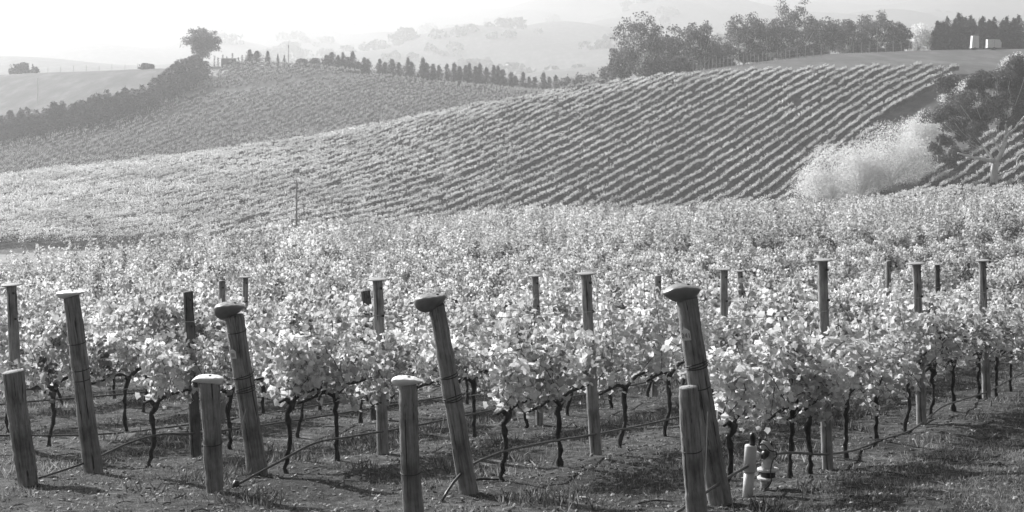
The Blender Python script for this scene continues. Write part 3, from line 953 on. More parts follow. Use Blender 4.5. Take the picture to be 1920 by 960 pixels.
# pale willows by the creek
wl_list = [(1560, 372, 272, 130, 290, 'pale feathery willow thicket at the lower left of the creek line'),
           (1668, 372, 228, 150, 296, 'tall pale feathery willow beside the big gum tree'),
           (1612, 372, 262, 110, 293, 'pale willow joining the lower left thicket to the tall one'),
           (1735, 330, 208, 110, 312, 'pale willow directly left of the big gum tree crown'),
           (1800, 300, 150, 70, 345, 'pale willow glimpsed through the big gum tree crown'),
           (1908, 200, 98, 60, 372, 'pale feathery willow at the right picture edge above the big gum tree')]
for n, (px, by, ty, wpx, d, lab) in enumerate(wl_list):
    g = np.random.default_rng(800 + n)
    b = at(px, d); h = -(ty - YH) / F * d - b.z
    t = bush(g, h, wpx / F * d, int(14000 if n < 4 else 5000), .15 if n < 4 else .18, M['willow'], 'willow', lumps=13, bark=M['bark_pale'], depth=wpx / F * d * .5)
    t.location = b
    tag(t, lab, 'willow', 'pale willows along the creek')

# the big gum tree at right
def big_gum():
    g = np.random.default_rng(860)
    D = 284.0
    Q_ = D / 178.0
    base = at(1865, D)
    root = empty('gum_tree', base)
    def L(px, py, dy=0.0):
        dy = dy * Q_
        y = D + dy
        return np.array([(px - 960) / F * y - base.x, dy, -(py - YH) / F * y - base.z])
    tr = MB(); limbs = MB(); cr = MB()
    fork = L(1867, 303)
    add_tube(tr, spline([[0, 0, -.5], L(1864, 350), L(1864, 325), fork], 14), Q_ * np.interp(np.linspace(0, 1, 14), [0, .1, .5, 1], [.5, .40, .34, .36]), 12, True, .07, 5)
    paths = [([fork, L(1845, 299, -1), L(1820, 294, -2), L(1796, 287, -2.5)], .22),
             ([L(1862, 300), L(1850, 285, 1), L(1835, 273, 2), L(1818, 262, 2)], .16),
             ([fork, L(1876, 290), L(1884, 265, .5), L(1888, 240, 1), L(1888, 205, 1)], .26),
             ([L(1884, 265, .5), L(1890, 252, -1), L(1903, 240, -2), L(1915, 225, -2.5), L(1935, 205, -3)], .16),
             ([L(1868, 332), L(1885, 322, 2), L(1905, 312, 3), L(1914, 290, 3), L(1930, 285, 3)], .13),
             ([L(1888, 220, 1), L(1870, 200, 2), L(1850, 180, 2)], .14),
             ([L(1876, 290), L(1868, 270, .5), L(1856, 246, 1.5)], .13),
             ([L(1888, 210, 1), L(1895, 180, 1.5), L(1890, 160, 2)], .12)]
    for k, (p, r) in enumerate(paths):
        q = spline(p, 14)
        q[1:-1] += g.normal(size=(12, 3)) * .07
        m_ = MB(); add_tube(m_, q, Q_ * np.linspace(r, r * .3, 14), 8, True, .08, k)
        m_.build('limb', M['bark_pale'], root, smooth=True)
    blobs = [(1785, 165, 26), (1770, 195, 28), (1800, 185, 24), (1760, 220, 18), (1812, 215, 26), (1835, 235, 26), (1790, 230, 22), (1838, 205, 20),
             (1850, 225, 20), (1825, 248, 20), (1765, 285, 17), (1778, 272, 16), (1790, 292, 14), (1812, 258, 18), (1845, 150, 20), (1870, 145, 24), (1895, 140, 26),
             (1915, 160, 26), (1880, 175, 24), (1900, 190, 26), (1925, 200, 28), (1860, 165, 18), (1875, 205, 20), (1945, 170, 30), (1930, 225, 26), (1905, 215, 18), (1940, 250, 22), (1822, 170, 14), (1925, 130, 20), (1950, 280, 20), (1880, 238, 14)]
    for (px, py, r) in blobs:
        rr = r / F * D
        sh = .48 + g.normal() * .13
        c = L(px, py, .9 + abs(g.normal()) * 1.8)
        for q in range(5):
            cc = c + g.normal(size=3) * rr * [.7, .9, .6]
            blob_leaves(cr, g, cc, (rr * .72, rr * .72, rr * .62), 520, .21, shade=sh, hollow=.7)
        m_ = c * .8 + fork * .2 + [0, 0, -.4]
        add_tube(tr, spline([c * .62 + fork * .38 + [0, 0, -.2], m_, c], 5), np.linspace(.05, .02, 5), 5)
    tr.build('trunk', M['bark_pale'], root, smooth=True)
    cr.build('crown', M['gum_near'], root)
    tag(root, 'big gum tree with pale forked trunk and dark crown at right edge', 'tree')
big_gum()

# ------------------------------------------------------------------ far country
far = MB(); g = np.random.default_rng(900)
for k in range(260):
    d = 1700 + 4200 * g.random() ** 1.3
    px = -60 + 2050 * g.random()
    x = (px - 960) / F * d
    if px < 380 or math.sin(x / 130 + d / 260) + .5 * g.normal() < .2: continue
    r = 5 + 9 * g.random()
    for q in range(3):
        xx = x + g.normal() * 16; yy = d + g.normal() * 10
        blob_leaves(far, g, (xx, yy, gnd(xx, yy) + r * .4), (r, r, r * .7), 60, r * .5)
tag(far.build('distant_trees', M['gum_leaf']), 'faint scattered trees on the hazy country behind the hills', 'trees', kind='stuff')

# ------------------------------------------------------------------ tracks
def ribbon(name, pts, width, mat, dz=.05):
    P = spline([(p[0], p[1], 0) for p in pts], 120)
    T = np.gradient(P, axis=0); T /= np.linalg.norm(T, axis=1)[:, None]
    N = np.stack([-T[:, 1], T[:, 0], T[:, 0] * 0], -1)
    w = np.broadcast_to(np.asarray(width, float), (120,)) if np.isscalar(width) else np.interp(np.linspace(0, 1, 120), np.linspace(0, 1, len(width)), width)
    K = 9
    V = []
    for s in np.linspace(-.5, .5, K):
        Q = P + N * (w * s)[:, None]
        Q[:, 2] = ground(Q[:, 0], Q[:, 1]) + dz
        V.append(Q)
    V = np.stack(V, 1)
    gi = (np.arange(119)[:, None] * K + np.arange(K - 1)[None])
    f = np.stack([gi, gi + 1, gi + K + 1, gi + K], -1).reshape(-1, 4)
    mb = MB(); mb.add(V, f)
    o = mb.build(name, mat, smooth=True)
    tag(o, kind='structure')
    return o
ribbon('valley_track', [((px - 960) / F * d, d) for px, d in ((-80, 234), (40, 236), (150, 242), (260, 250), (360, 258))], 13, M['track'])
def hx(px, py): 
    d = depth_for(px, py, 400, 640); return ((px - 960) / F * d, d)
ribbon('hill_track', [hx(322, 195), hx(345, 178), hx(375, 160), hx(398, 145), hx(408, 126)], [6, 7, 8, 8, 8], M['track'], dz=.12)

# ------------------------------------------------------------------ things on the hills
def fence(name, pts, h, label, wires=2, r=.05):
    root = empty(name, pts[0])
    o0 = Vector(pts[0])
    tops = []
    pm = MB(); add_tube(pm, [[0, 0, -.2], [0, 0, h]], [r, r * .9], 6)
    first = None
    for p in pts:
        if first is None: c = pm.build('fence_post', M['pole_mid'], root); first = c
        else: c = first.copy(); COL.objects.link(c); c.parent = root
        c.location = Vector(p) - o0
        s = .85 + .35 * rng.random(); c.scale = (1, 1, s); c.rotation_euler = (rng.normal() * .03, rng.normal() * .03, 0)
        tops.append(Vector(p) - o0)
    for k in range(wires):
        wm = MB(); add_tube(wm, [t + Vector((0, 0, h * (.45 + .4 * k))) for t in tops], .012, 4)
        wm.build('fence_wire', M['wire'], root)
    tag(root, label, 'fence')
    return root
xs = list(np.r_[np.arange(1300, 1480, 7.2), np.arange(1480, 1730, 15.0)])
pts = []
for px in xs:
    d = np.interp(px, [1300, 1400, 1480, 1600, 1730], [412, 425, 446, 470, 486])
    pts.append(at(px, d))
fence('ridge_fence', pts, 2.5, 'long line of pale fence posts in front of the skyline gum trees', r=.09)
pts = [at(px, d) for px, d in zip(np.arange(90, 262, 24), np.full(8, 612))]
fence('meadow_fence', pts, 2.0, 'sparse fence posts along the meadow ridge at far left', wires=1, r=.07)
pts = []
for px in np.arange(585, 905, 10.0):
    dd = depth_for(px, strip_y(px) + 2, 480, 600); pts.append(at(px, dd))
fence('vineyard_fence', pts, 1.9, 'row of small pale end posts along the strip on the left hill', wires=0, r=.06)

def power_pole():
    D = 258
    b = at(556, D); h = -(338 - YH) / F * D - b.z
    root = empty('power_pole', b)
    m_ = MB(); add_tube(m_, [[0, 0, -.5], [0, 0, h]], [.15, .10], 10); m_.build('pole', M['pole'], root, smooth=True)
    m_ = MB(); add_box(m_, (-.05, 0, h - .35), (2.0, .10, .10)); m_.build('crossarm', M['pole'], root)
    for x in (-.9, -.05, .8):
        m_ = MB(); add_tube(m_, [[x, 0, h - .3], [x, 0, h - .16], [x, 0, h - .08]], [.035, .05, .03], 8); m_.build('insulator', M['white_paint'], root)
    tag(root, 'slender power pole with crossarm at the foot of the facing hill', 'power pole')
power_pole()
def simple_pole(px, ty, d, lab, mat, r=.09, name='wooden_pole', mast=False, by=None):
    if by: d = depth_for(px, by, 420, 640)
    b = at(px, d); h = -(ty - YH) / F * d - b.z
    root = empty(name, b)
    m_ = MB(); add_tube(m_, [[0, 0, -.4], [0, 0, h]], [r, r * .7], 8); m_.build('pole', mat, root)
    if mast:
        m_ = MB(); add_tube(m_, [[0, 0, h], [0, 0, h + 1.2]], .03, 6); m_.build('antenna', mat, root)
        m_ = MB(); add_tube(m_, [[0, 0, h - 1.0], [0, 0, h - .2]], .16, 8); m_.build('panel', mat, root)
    else:
        m_ = MB(); add_box(m_, (0, 0, h - .3), (.7, .08, .08)); m_.build('crossarm', mat, root)
    tag(root, lab, 'mast' if mast else 'pole')
simple_pole(541, 84, 606, 'thin communications mast standing up from the left ridge', M['pole'], .12, 'radio_mast', True)
simple_pole(71, 146, 0, 'pale pole standing alone in the far left meadow', M['pole_pale'], .11, by=194)

def shed():
    b = at(429, 606); root = empty('farm_shed', b, .0)
    w, dp, h = 4.4, 3.0, (123 - 109) / F * 606
    for nm, c, s, mt in [('wall', (0, 0, h / 2 - .2), (w, dp, h + .4), M['shed'])]:
        m_ = MB(); add_box(m_, c, s); m_.build(nm, mt, root)
    m_ = MB(); add_box(m_, (0, 0, h + .08), (w + .4, dp + .4, .12)); m_.build('roof', M['steel'], root)
    m_ = MB(); add_box(m_, (1.55, -dp / 2 - .02, h * .42), (.65, .05, h * .8)); m_.build('door', M['shed_dark'], root)
    tag(root, 'low flat roofed shed with dark doorway on the left ridge', 'shed')
shed()

def trailer(px, base_y, top_y, wpx, kind, lab):
    D = 486
    b = at(px, D); k = D / F
    root = empty(kind, b)
    H = -(top_y - YH) * k - b.z; w = wpx * k
    z0 = .55
    prof = [(-w/2, z0), (w/2, z0), (w/2 - .0, H), (-w/2 + .25, H)] if kind == 'upright_trailer' else [(-w/2, z0), (w/2, z0), (w/2, H - .75), (w/2 - .45, H), (-w/2 + .05, H)]
    n = len(prof)
    V = [[x, -1.0, z] for x, z in prof] + [[x, 1.0, z] for x, z in prof]
    m_ = MB()
    m_.add(V, np.array([[i, (i + 1) % n, n + (i + 1) % n, n + i] for i in range(n)]))
    m_.add(V, np.array([list(range(n))])); m_.add(V, np.array([list(range(2 * n - 1, n - 1, -1))]))
    m_.build('body', M['white_paint'], root)
    m_ = MB(); add_box(m_, (0, 0, .47), (w + .5, 1.7, .14)); m_.build('chassis', M['steel'], root)
    m_ = MB(); add_box(m_, (w / 2 + .7, 0, .5), (1.1, .1, .1)); m_.build('drawbar', M['steel'], root)
    for s in (-1, 1):
        m_ = MB(); add_tube(m_, [[-.1, s * 1.02 - .1, .33], [-.1, s * 1.02 + .1, .33]], [.34, .34], 18); wh = m_.build('wheel', M['tyre'], root)
        m_ = MB(); add_tube(m_, [[-.1, s * 1.14 - .01, .33], [-.1, s * 1.14 + .01, .33]], [.17, .17], 14); m_.build('rim', M['steel'], wh)
    if kind == 'upright_trailer':
        m_ = MB(); add_box(m_, (-.1, -1.012, (z0 + H) / 2), (.04, .02, H - z0 - .1)); m_.build('door_seam', M['steel'], root)
        m_ = MB(); add_tube(m_, [[0, 0, H], [0, 0, H + .22]], .12, 10); m_.build('roof_vent', M['steel'], root)
    else:
        m_ = MB(); add_box(m_, (.0, -1.012, (z0 + H) / 2), (.04, .02, H - z0 - .1)); m_.build('panel_seam', M['steel'], root)
    tag(root, lab, 'trailer')
trailer(1827, 87, 67, 13.5, 'upright_trailer', 'tall narrow white trailer parked before the dark conifers')
trailer(1863, 87, 74, 26, 'box_trailer', 'long low white trailer with sloped nose parked by the conifers')

# ------------------------------------------------------------------ foreground posts
def big_post(name, f, top, r0, r1, lab, cap=None, tags=(), wraps=(), grp=None, bend=0.0, mat='wood', seed=0, cat='post', brace=None, splits=True):
    """f, top: world points; the mesh stands in the post's own frame"""
    f = Vector(f); top = Vector(top)
    root = empty(name, f)
    ax = (top - f); Lh = ax.length
    q = Vector((0, 0, 1)).rotation_difference(ax.normalized())
    root.rotation_mode = 'QUATERNION'; root.rotation_quaternion = q
    n = 34
    g = np.random.default_rng(seed)
    t = np.linspace(-.12, 1, n)
    wob = np.cumsum(g.normal(size=(n, 2)), 0) * .0012
    pts = np.stack([bend * 4 * t * (1 - t) + wob[:, 0], wob[:, 1], t * Lh], -1)
    rr = (r0 * (1 - t) + r1 * t) * (1 + .025 * np.sin(t * 9 + seed) + .012 * g.normal(size=n))
    for kz in g.random(3):
        rr *= 1 + .06 * np.exp(-((t - kz) / .02) ** 2)
    m_ = MB(); add_tube(m_, pts, rr, 28, False, .02, seed)
    rim = pts[-1] + np.array([0, 0, 0])
    V, fs = tube_geo([rim, rim + [0, 0, .008], rim + [0, 0, .010]], [rr[-1], rr[-1] * .93, rr[-1] * .02], 28, False)
    m_.add(V, fs[0])
    shaft = m_.build('shaft', M[mat], root, smooth=True)
    for (hh, k) in wraps:
        w = MB()
        for q_ in range(k):
            zz = hh + q_ * .012
            rr_ = np.interp(zz / Lh, t, rr) + .002; cx = np.interp(zz / Lh, t, pts[:, 0]); cy = np.interp(zz / Lh, t, pts[:, 1])
            th = np.linspace(0, 2 * np.pi, 25)
            ring = np.stack([cx + rr_ * np.cos(th), cy + rr_ * np.sin(th), zz + .012 * np.sin(th + q_)], -1)
            add_tube(w, ring, .0045, 5, False)
        w.build('wire_wrap', M['wire_dark'], root)
    if cap:
        cm, ax_px, ay_px, topl, botl, yb = cap
        kk = f.y / F
        tx_, tz_ = zip(*topl); bx_, bz_ = zip(*botl)
        x0, x1 = min(tx_[0], bx_[0]), max(tx_[-1], bx_[-1])
        nu, ns = 34, 28
        uu = (1 - np.cos(np.linspace(0, np.pi, nu))) / 2
        X = x0 + (x1 - x0) * uu
        zt = np.interp(X, tx_, tz_); zb = np.interp(X, bx_, bz_)
        kz = np.array([1, 2, 1]) / 4.0
        for _ in range(3):
            zt[1:-1] = np.convolve(zt, kz, 'same')[1:-1]; zb[1:-1] = np.convolve(zb, kz, 'same')[1:-1]
        crown = 0.0; cx = 0.0; V = []
        for i_ in range(nu):
            hw = yb * max(.02, math.sqrt(max(0, 1 - (2 * uu[i_] - 1) ** 2)))
            zm = zt[i_] + .22 * (zb[i_] - zt[i_])
            for q_ in range(ns):
                ph = 2 * math.pi * q_ / ns
                yy = hw * math.cos(ph); sn = math.sin(ph)
                if sn > 0:
                    zz = zm + (zt[i_] - zm) * sn ** .7
                    xx = (X[i_] - ax_px)
                    zz += sn * (1.3 * math.sin(xx * .33 + seed) * math.cos(yy * .4) + 2.4 * math.exp(-((xx - 2) ** 2 + (yy + 3) ** 2) / 22.0)) * (hw / yb)
                else:
                    zz = zm + (zb[i_] - zm) * abs(sn) ** .9
                V.append([(X[i_] - ax_px) * kk, yy * kk, -(zz - ay_px) * kk])
        V = np.array(V)
        Rq = np.array(q.inverted().to_matrix()).T
        V = V @ Rq + np.array([pts[-1][0], pts[-1][1], Lh])
        Fc = [[i_ * ns + q_, (i_ + 1) * ns + q_, (i_ + 1) * ns + (q_ + 1) % ns, i_ * ns + (q_ + 1) % ns] for i_ in range(nu - 1) for q_ in range(ns)]
        c_ = MB(); c_.add(V, np.array(Fc))
        c_.add(V[:ns], np.array([list(range(ns))])); c_.add(V[-ns:], np.array([list(range(ns))[::-1]]))
        co_ = c_.build('cap', M[cm], root, smooth=True)
        crown = (ay_px - np.interp(ax_px, X, zt)) * kk
        nb = MB(); add_tube(nb, [np.array([cx + .01, -.0, crown - .01]) @ np.array(q.inverted().to_matrix()).T + [pts[-1][0], pts[-1][1], Lh], np.array([cx + .01, 0, crown + .004]) @ np.array(q.inverted().to_matrix()).T + [pts[-1][0], pts[-1][1], Lh]], [.012, .010], 8)
        nb.build('nail_head', M['wire_dark'], co_)
    for (hh, ang, w_, h_, txt) in tags:
        rr_ = np.interp(hh / Lh, t, rr); cx = np.interp(hh / Lh, t, pts[:, 0])
        tm_ = MB()
        nseg = 6
        outline = [(-w_/2, -h_/2), (w_/2, -h_/2), (w_/2, h_*.28), (w_*.18, h_*.5), (-w_*.18, h_*.5), (-w_/2, h_*.28)]
        dirv = np.array([math.sin(ang), -math.cos(ang), 0]); tang = np.array([math.cos(ang), math.sin(ang), 0])
        cpt = np.array([cx, 0, hh]) + dirv * (rr_ + .006)
        V = [cpt + tang * x + np.array([0, 0, z]) for x, z in outline] + [cpt + tang * x + np.array([0, 0, z]) + dirv * .004 for x, z in outline]
        n_ = 6
        tm_.add(V, np.array([list(range(n_))])); tm_.add(V, np.array([[n_ + i for i in range(n_)][::-1]]))
        tm_.add(V, np.array([[i, (i + 1) % n_, n_ + (i + 1) % n_, n_ + i] for i in range(n_)]))
        to_ = tm_.build('tag', M['tag'], root)
        if txt:
            cu = bpy.data.curves.new('tag_number', 'FONT'); cu.body = txt; cu.size = h_ * .62; cu.align_x = 'CENTER'; cu.align_y = 'CENTER'; cu.extrude = .0006
            cu.materials.append(M['ink'])
            tmp = bpy.data.objects.new('tmp', cu); COL.objects.link(tmp)
            me_ = bpy.data.meshes.new_from_object(tmp.evaluated_get(bpy.context.evaluated_depsgraph_get()))
            bpy.data.objects.remove(tmp)
            tx = bpy.data.objects.new('tag_number', me_); COL.objects.link(tx); tx.parent = to_
            tx.location = cpt + dirv * .0062 + np.array([0, 0, -h_ * .1])
            tx.rotation_euler = (R(90), 0, ang)
    if brace:
        for (p0, p1) in brace:
            w = MB(); inv = root.matrix_basis if False else Matrix.LocRotScale(f, q, None).inverted()
            add_tube(w, [inv @ Vector(p0), inv @ Vector(p1)], .0035, 5)
            w.build('brace_wire', M['wire'], root)
    tag(root, lab, cat, grp)
    return root

S = {}
def post_px(name, fpx, fpy, tpx, tpy, w0, w1, lab, **kw):
    f = foot(fpx, fpy); D = f.y
    t = up_to(tpx, tpy, D)
    return big_post(name, f, t, w0 / 2 / F * D, w1 / 2 / F * D, lab, **kw)
# cap: a, b, depth left, depth right, crown, shift x, tilt, material, point right, point left
GS = 'leaning end posts of the vine rows'
GA = 'short anchor posts in front of the end posts'
k1 = 18.8 / F
post_px('strainer_post', 175, 887, 134, 556, 36, 30, 'leaning end post with a flat white cap and a long crack', seed=1, mat='wood',
        cap=('cap_white', 134, 556, [(105,551),(107,548),(112,546),(130,545),(160,546)], [(105,552),(106,554),(112,559),(120,560),(128,559),(140,554),(150,552),(160,548)], 22), wraps=[(1.02, 1), (.92, 1), (1.28, 1)], grp=GS)
post_px('strainer_post', 483, 893, 438, 592, 38, 35, 'leaning end post with a drooping grey cap and a small square tag', seed=2,
        cap=('cap', 438, 592, [(400,580),(402,574),(410,569),(420,567),(440,567),(455,571),(460,575)], [(400,581),(402,590),(408,597),(416,599.5),(425,598),(435,592),(445,587),(455,581),(460,576)], 26), tags=[(1.16, -.5, .065, .085, 'III')], wraps=[(.93, 2), (.80, 3), (1.36, 1)], grp=GS,
        brace=[(up_to(470, 735, 17.9), foot(425, 900))])
post_px('strainer_post', 879, 924, 819, 572, 36, 31, 'leaning end post with a thick rounded grey cap in the picture middle', seed=3,
        cap=('cap', 819, 572, [(777,566),(780,557),(790,553),(800,551),(835,551),(838,555)], [(777,567),(780,577),(788,583.5),(797,586),(806,585),(815,581),(825,574),(833,566),(838,557)], 28), wraps=[(1.00, 2), (.80, 3), (1.62, 1)], grp=GS,
        brace=[(up_to(843, 742, 16.3), foot(812, 868))])
post_px('strainer_post', 1352, 948, 1290, 560, 46, 40, 'thick leaning end post with a dark pillow cap and a numbered tag', seed=4, bend=-.015,
        cap=('cap', 1290, 560, [(1244,549),(1250,543),(1262,535),(1275,532),(1290,532),(1305,535),(1316,541)], [(1244,550),(1248,555),(1257,561),(1268,566),(1282,567.5),(1296,564),(1308,555),(1316,543)], 30), tags=[(1.36, -.55, .075, .09, '241')], wraps=[(1.09, 3), (.93, 1)], grp=GS,
        brace=[(up_to(1327, 772, 14.6), foot(1321, 955))])
post_px('anchor_post', 53, 913, 26, 697, 38, 40, 'short knotty bare topped post at the lower left corner', seed=5, grp=GA, mat='wood')
post_px('anchor_post', 403, 929, 392, 716, 32, 39, 'short post with a pale pointed cap before the tagged leaning post', seed=6, grp=GA,
        cap=('cap_white', 392, 716, [(359,715),(365,709),(372,705),(385,704),(405,705),(418,708),(420,711)], [(359,716),(372,717),(380,719),(395,722.5),(410,722),(417,718),(420,712)], 23), wraps=[(.42, 1)])
post_px('anchor_post', 776, 958, 767, 722, 38, 34, 'short post with a flat white pointed cap in the picture middle', seed=7, grp=GA,
        cap=('cap_white', 767, 722, [(736,713),(740,707),(750,705.5),(765,705.5),(780,708),(795,714)], [(736,714),(738,719),(745,723),(760,724),(775,722),(785,718),(795,715)], 22), wraps=[(.38, 1)])
post_px('anchor_post', 1309, 985, 1293, 727, 40, 36, 'short bare topped post in front of the thick leaning post', seed=8, grp=GA, wraps=[(.52, 1)])

def row_post(i, fpx, tpx, tpy, wpx, lab, flange=True, mat='wood_light', bolts=True, y=None):
    y = y or row_y(i, fpx)
    x, _ = row_xy(i, y)
    f = Vector((x, y, gnd(x, y)))
    t = up_to(tpx, tpy, y) if tpx is not None else f + Vector((rng.normal() * .03, 0, 1.82 + rng.random() * .06))
    r = wpx / 2 / F * y
    p = big_post('trellis_post', f, t, r * 1.12, r * .95, lab, grp='upright posts along the vine rows', seed=int(fpx or y * 7) % 97, mat=mat, cat='post')
    L_ = (t - f).length
    if flange:
        m_ = MB(); add_tube(m_, [[0, 0, L_ + .006], [0, 0, L_ + .016], [0, 0, L_ + .022]], [r * 1.9, r * 1.95, r * 1.5], 18)
        m_.build('cap_plate', M['steel'], p)
    if bolts:
        m_ = MB(); add_tube(m_, [[r * .55, -r * .9, L_ - .075], [r * .7, -r * 1.25, L_ - .075]], .013, 8); m_.build('staple', M['wire_dark'], p)
        m_ = MB(); add_tube(m_, [[r * .7, -r * .85, L_ - .36], [r * .9, -r * 1.15, L_ - .36]], .012, 8); m_.build('staple', M['wire_dark'], p)
    return p
row_post(4, 1552, 1543, 490, 19, 'tall dark upright post with a flat plate right of the thick leaning post')
row_post(4, 1728, 1718, 496, 17, 'second upright post with a flat plate in the rightmost row')
row_post(4, 1850, 1843, 490, 14, 'third upright post in the rightmost row close to the edge')
row_post(3, 1117, 1100, 515, 20, 'upright post with a flat plate between the middle and right leaning posts')
row_post(3, 1352, 1357, 507, 15, 'upright post with a flat plate just right of the dark pillow cap')
row_post(2, 719, 709, 526, 20, 'upright post with a flat plate left of the middle leaning post')
row_post(2, 1012, 1003, 519, 13, 'upright post with only its top and foot clear left of the picture centre post')
row_post(2, 1227, 1232, 518, 13, 'upright post just left of the dark pillow cap', flange=False)
row_post(1, 367, 351, 548, 19, 'leaf covered dark post between the two left leaning posts', flange=False, mat='wood_dark')
row_post(1, 704, 684, 546, 18, 'old broken topped post beside the plated upright post', flange=False, mat='wood_dark')
row_post(0, 34, 21, 536, 20, 'upright post with a flat plate at the left edge')
others = [(3, 27.1), (3, 31.0), (3, 34.9), (2, 31.4), (0, 25.0), (-1, 29.7)]
for i, y in others:
    x, _ = row_xy(i, y); px = 960 + F * x / y
    if px < -20 or px > 1960: continue
    side = 'left' if px < 640 else ('middle' if px < 1280 else 'right')
    row_post(i, None, None, None, 13 * 25 / y, {(3, 27.1): 'small post top just left of the tall dark upright post', (3, 31.0): 'short bare post top between the two tall upright posts at right', (3, 34.9): 'small dark post top between the second and third upright posts at right', (2, 31.4): 'tiny post top right of the dark pillow cap among far leaves', (0, 25.0): 'small post top just left above the drooping grey cap', (-1, 29.7): 'small plated post top just right above the drooping grey cap'}[(i, y)], flange=rng.random() < .5, y=y, mat='wood_dark' if rng.random() < .3 else 'wood_light')

# trellis wires
for i, y0, y1 in [(4, 14.9, 44), (3, 16.4, 40), (2, 18.0, 40), (1, 18.9, 40)]:
    root = empty('trellis_wires', (*row_xy(i, y0), gnd(*row_xy(i, y0))))
    for h_ in (.80, 1.12, 1.45):
        yy = np.linspace(y0 - .1, y1, 14)
        P = [(row_xy(i, y)[0] - root.location.x, y - root.location.y, gnd(*row_xy(i, y)) + h_ - root.location.z) for y in yy]
        m_ = MB(); add_tube(m_, P, .003, 4); m_.build('wire', M['wire'], root)
    tag(root, 'thin trellis wires strung along %s' % {4: 'the rightmost vine row', 3: 'the row of the middle leaning post', 2: 'the row of the square tagged post', 1: 'the row of the flat white capped post'}[i], 'wires')

# drip hoses
def hose(i, pxs, lab):
    P = []
    for px, py in pxs:
        y = row_y(i, px); p = up_to(px, py, y); g_ = gnd(p.x, p.y)
        p.z = max(p.z, g_ + .012); p.y -= .05
        P.append(p)
    m_ = MB(); add_tube(m_, spline(P, 110), .0115, 8)
    o = m_.build('drip_hose', M['hose'], smooth=True)
    tag(o, lab, 'hose', 'irrigation hoses along the vine rows')
hose(4, [(1262, 962), (1330, 915), (1385, 880), (1440, 853), (1552, 849), (1600, 842), (1650, 827), (1705, 805), (1728, 791), (1760, 764), (1800, 749), (1850, 733), (1900, 706), (1960, 682)], 'irrigation hose curving along the foot of the rightmost row')
hose(3, [(828, 938), (848, 905), (880, 873), (925, 851), (1000, 832), (1117, 812), (1180, 800), (1260, 783), (1345, 762), (1470, 728), (1600, 706)], 'irrigation hose arching up from the foot of the middle leaning post')
hose(2, [(437, 911), (520, 866), (593, 828), (650, 818), (760, 800), (860, 780), (952, 762), (1098, 738), (1250, 708), (1400, 684)], 'irrigation hose rising behind the tagged leaning post')
hose(1, [(72, 898), (160, 866), (262, 822), (300, 813), (360, 811), (460, 800), (640, 773), (830, 743), (1000, 718)], 'irrigation hose climbing from the short knotty corner post')
hose(0, [(-60, 818), (0, 815), (110, 815), (240, 811), (330, 798), (640, 752), (830, 722)], 'irrigation hose lying level behind the flat white capped post')
hose(-1, [(-60, 764), (0, 757), (180, 742), (400, 722), (640, 700)], 'farthest irrigation hose visible at left')
m_ = MB(); e = foot(442, 914)
add_tube(m_, [e + Vector((-.01, 0, .0)), e + Vector((.0, 0, .03)), e + Vector((.01, 0, .07))], [.028, .034, .022], 10, True, .1, 3)
tag(m_.build('hose_end_plug', M['black_plastic'], smooth=True), 'dark lump plugging the hose end beside the pale capped short post', 'plug')

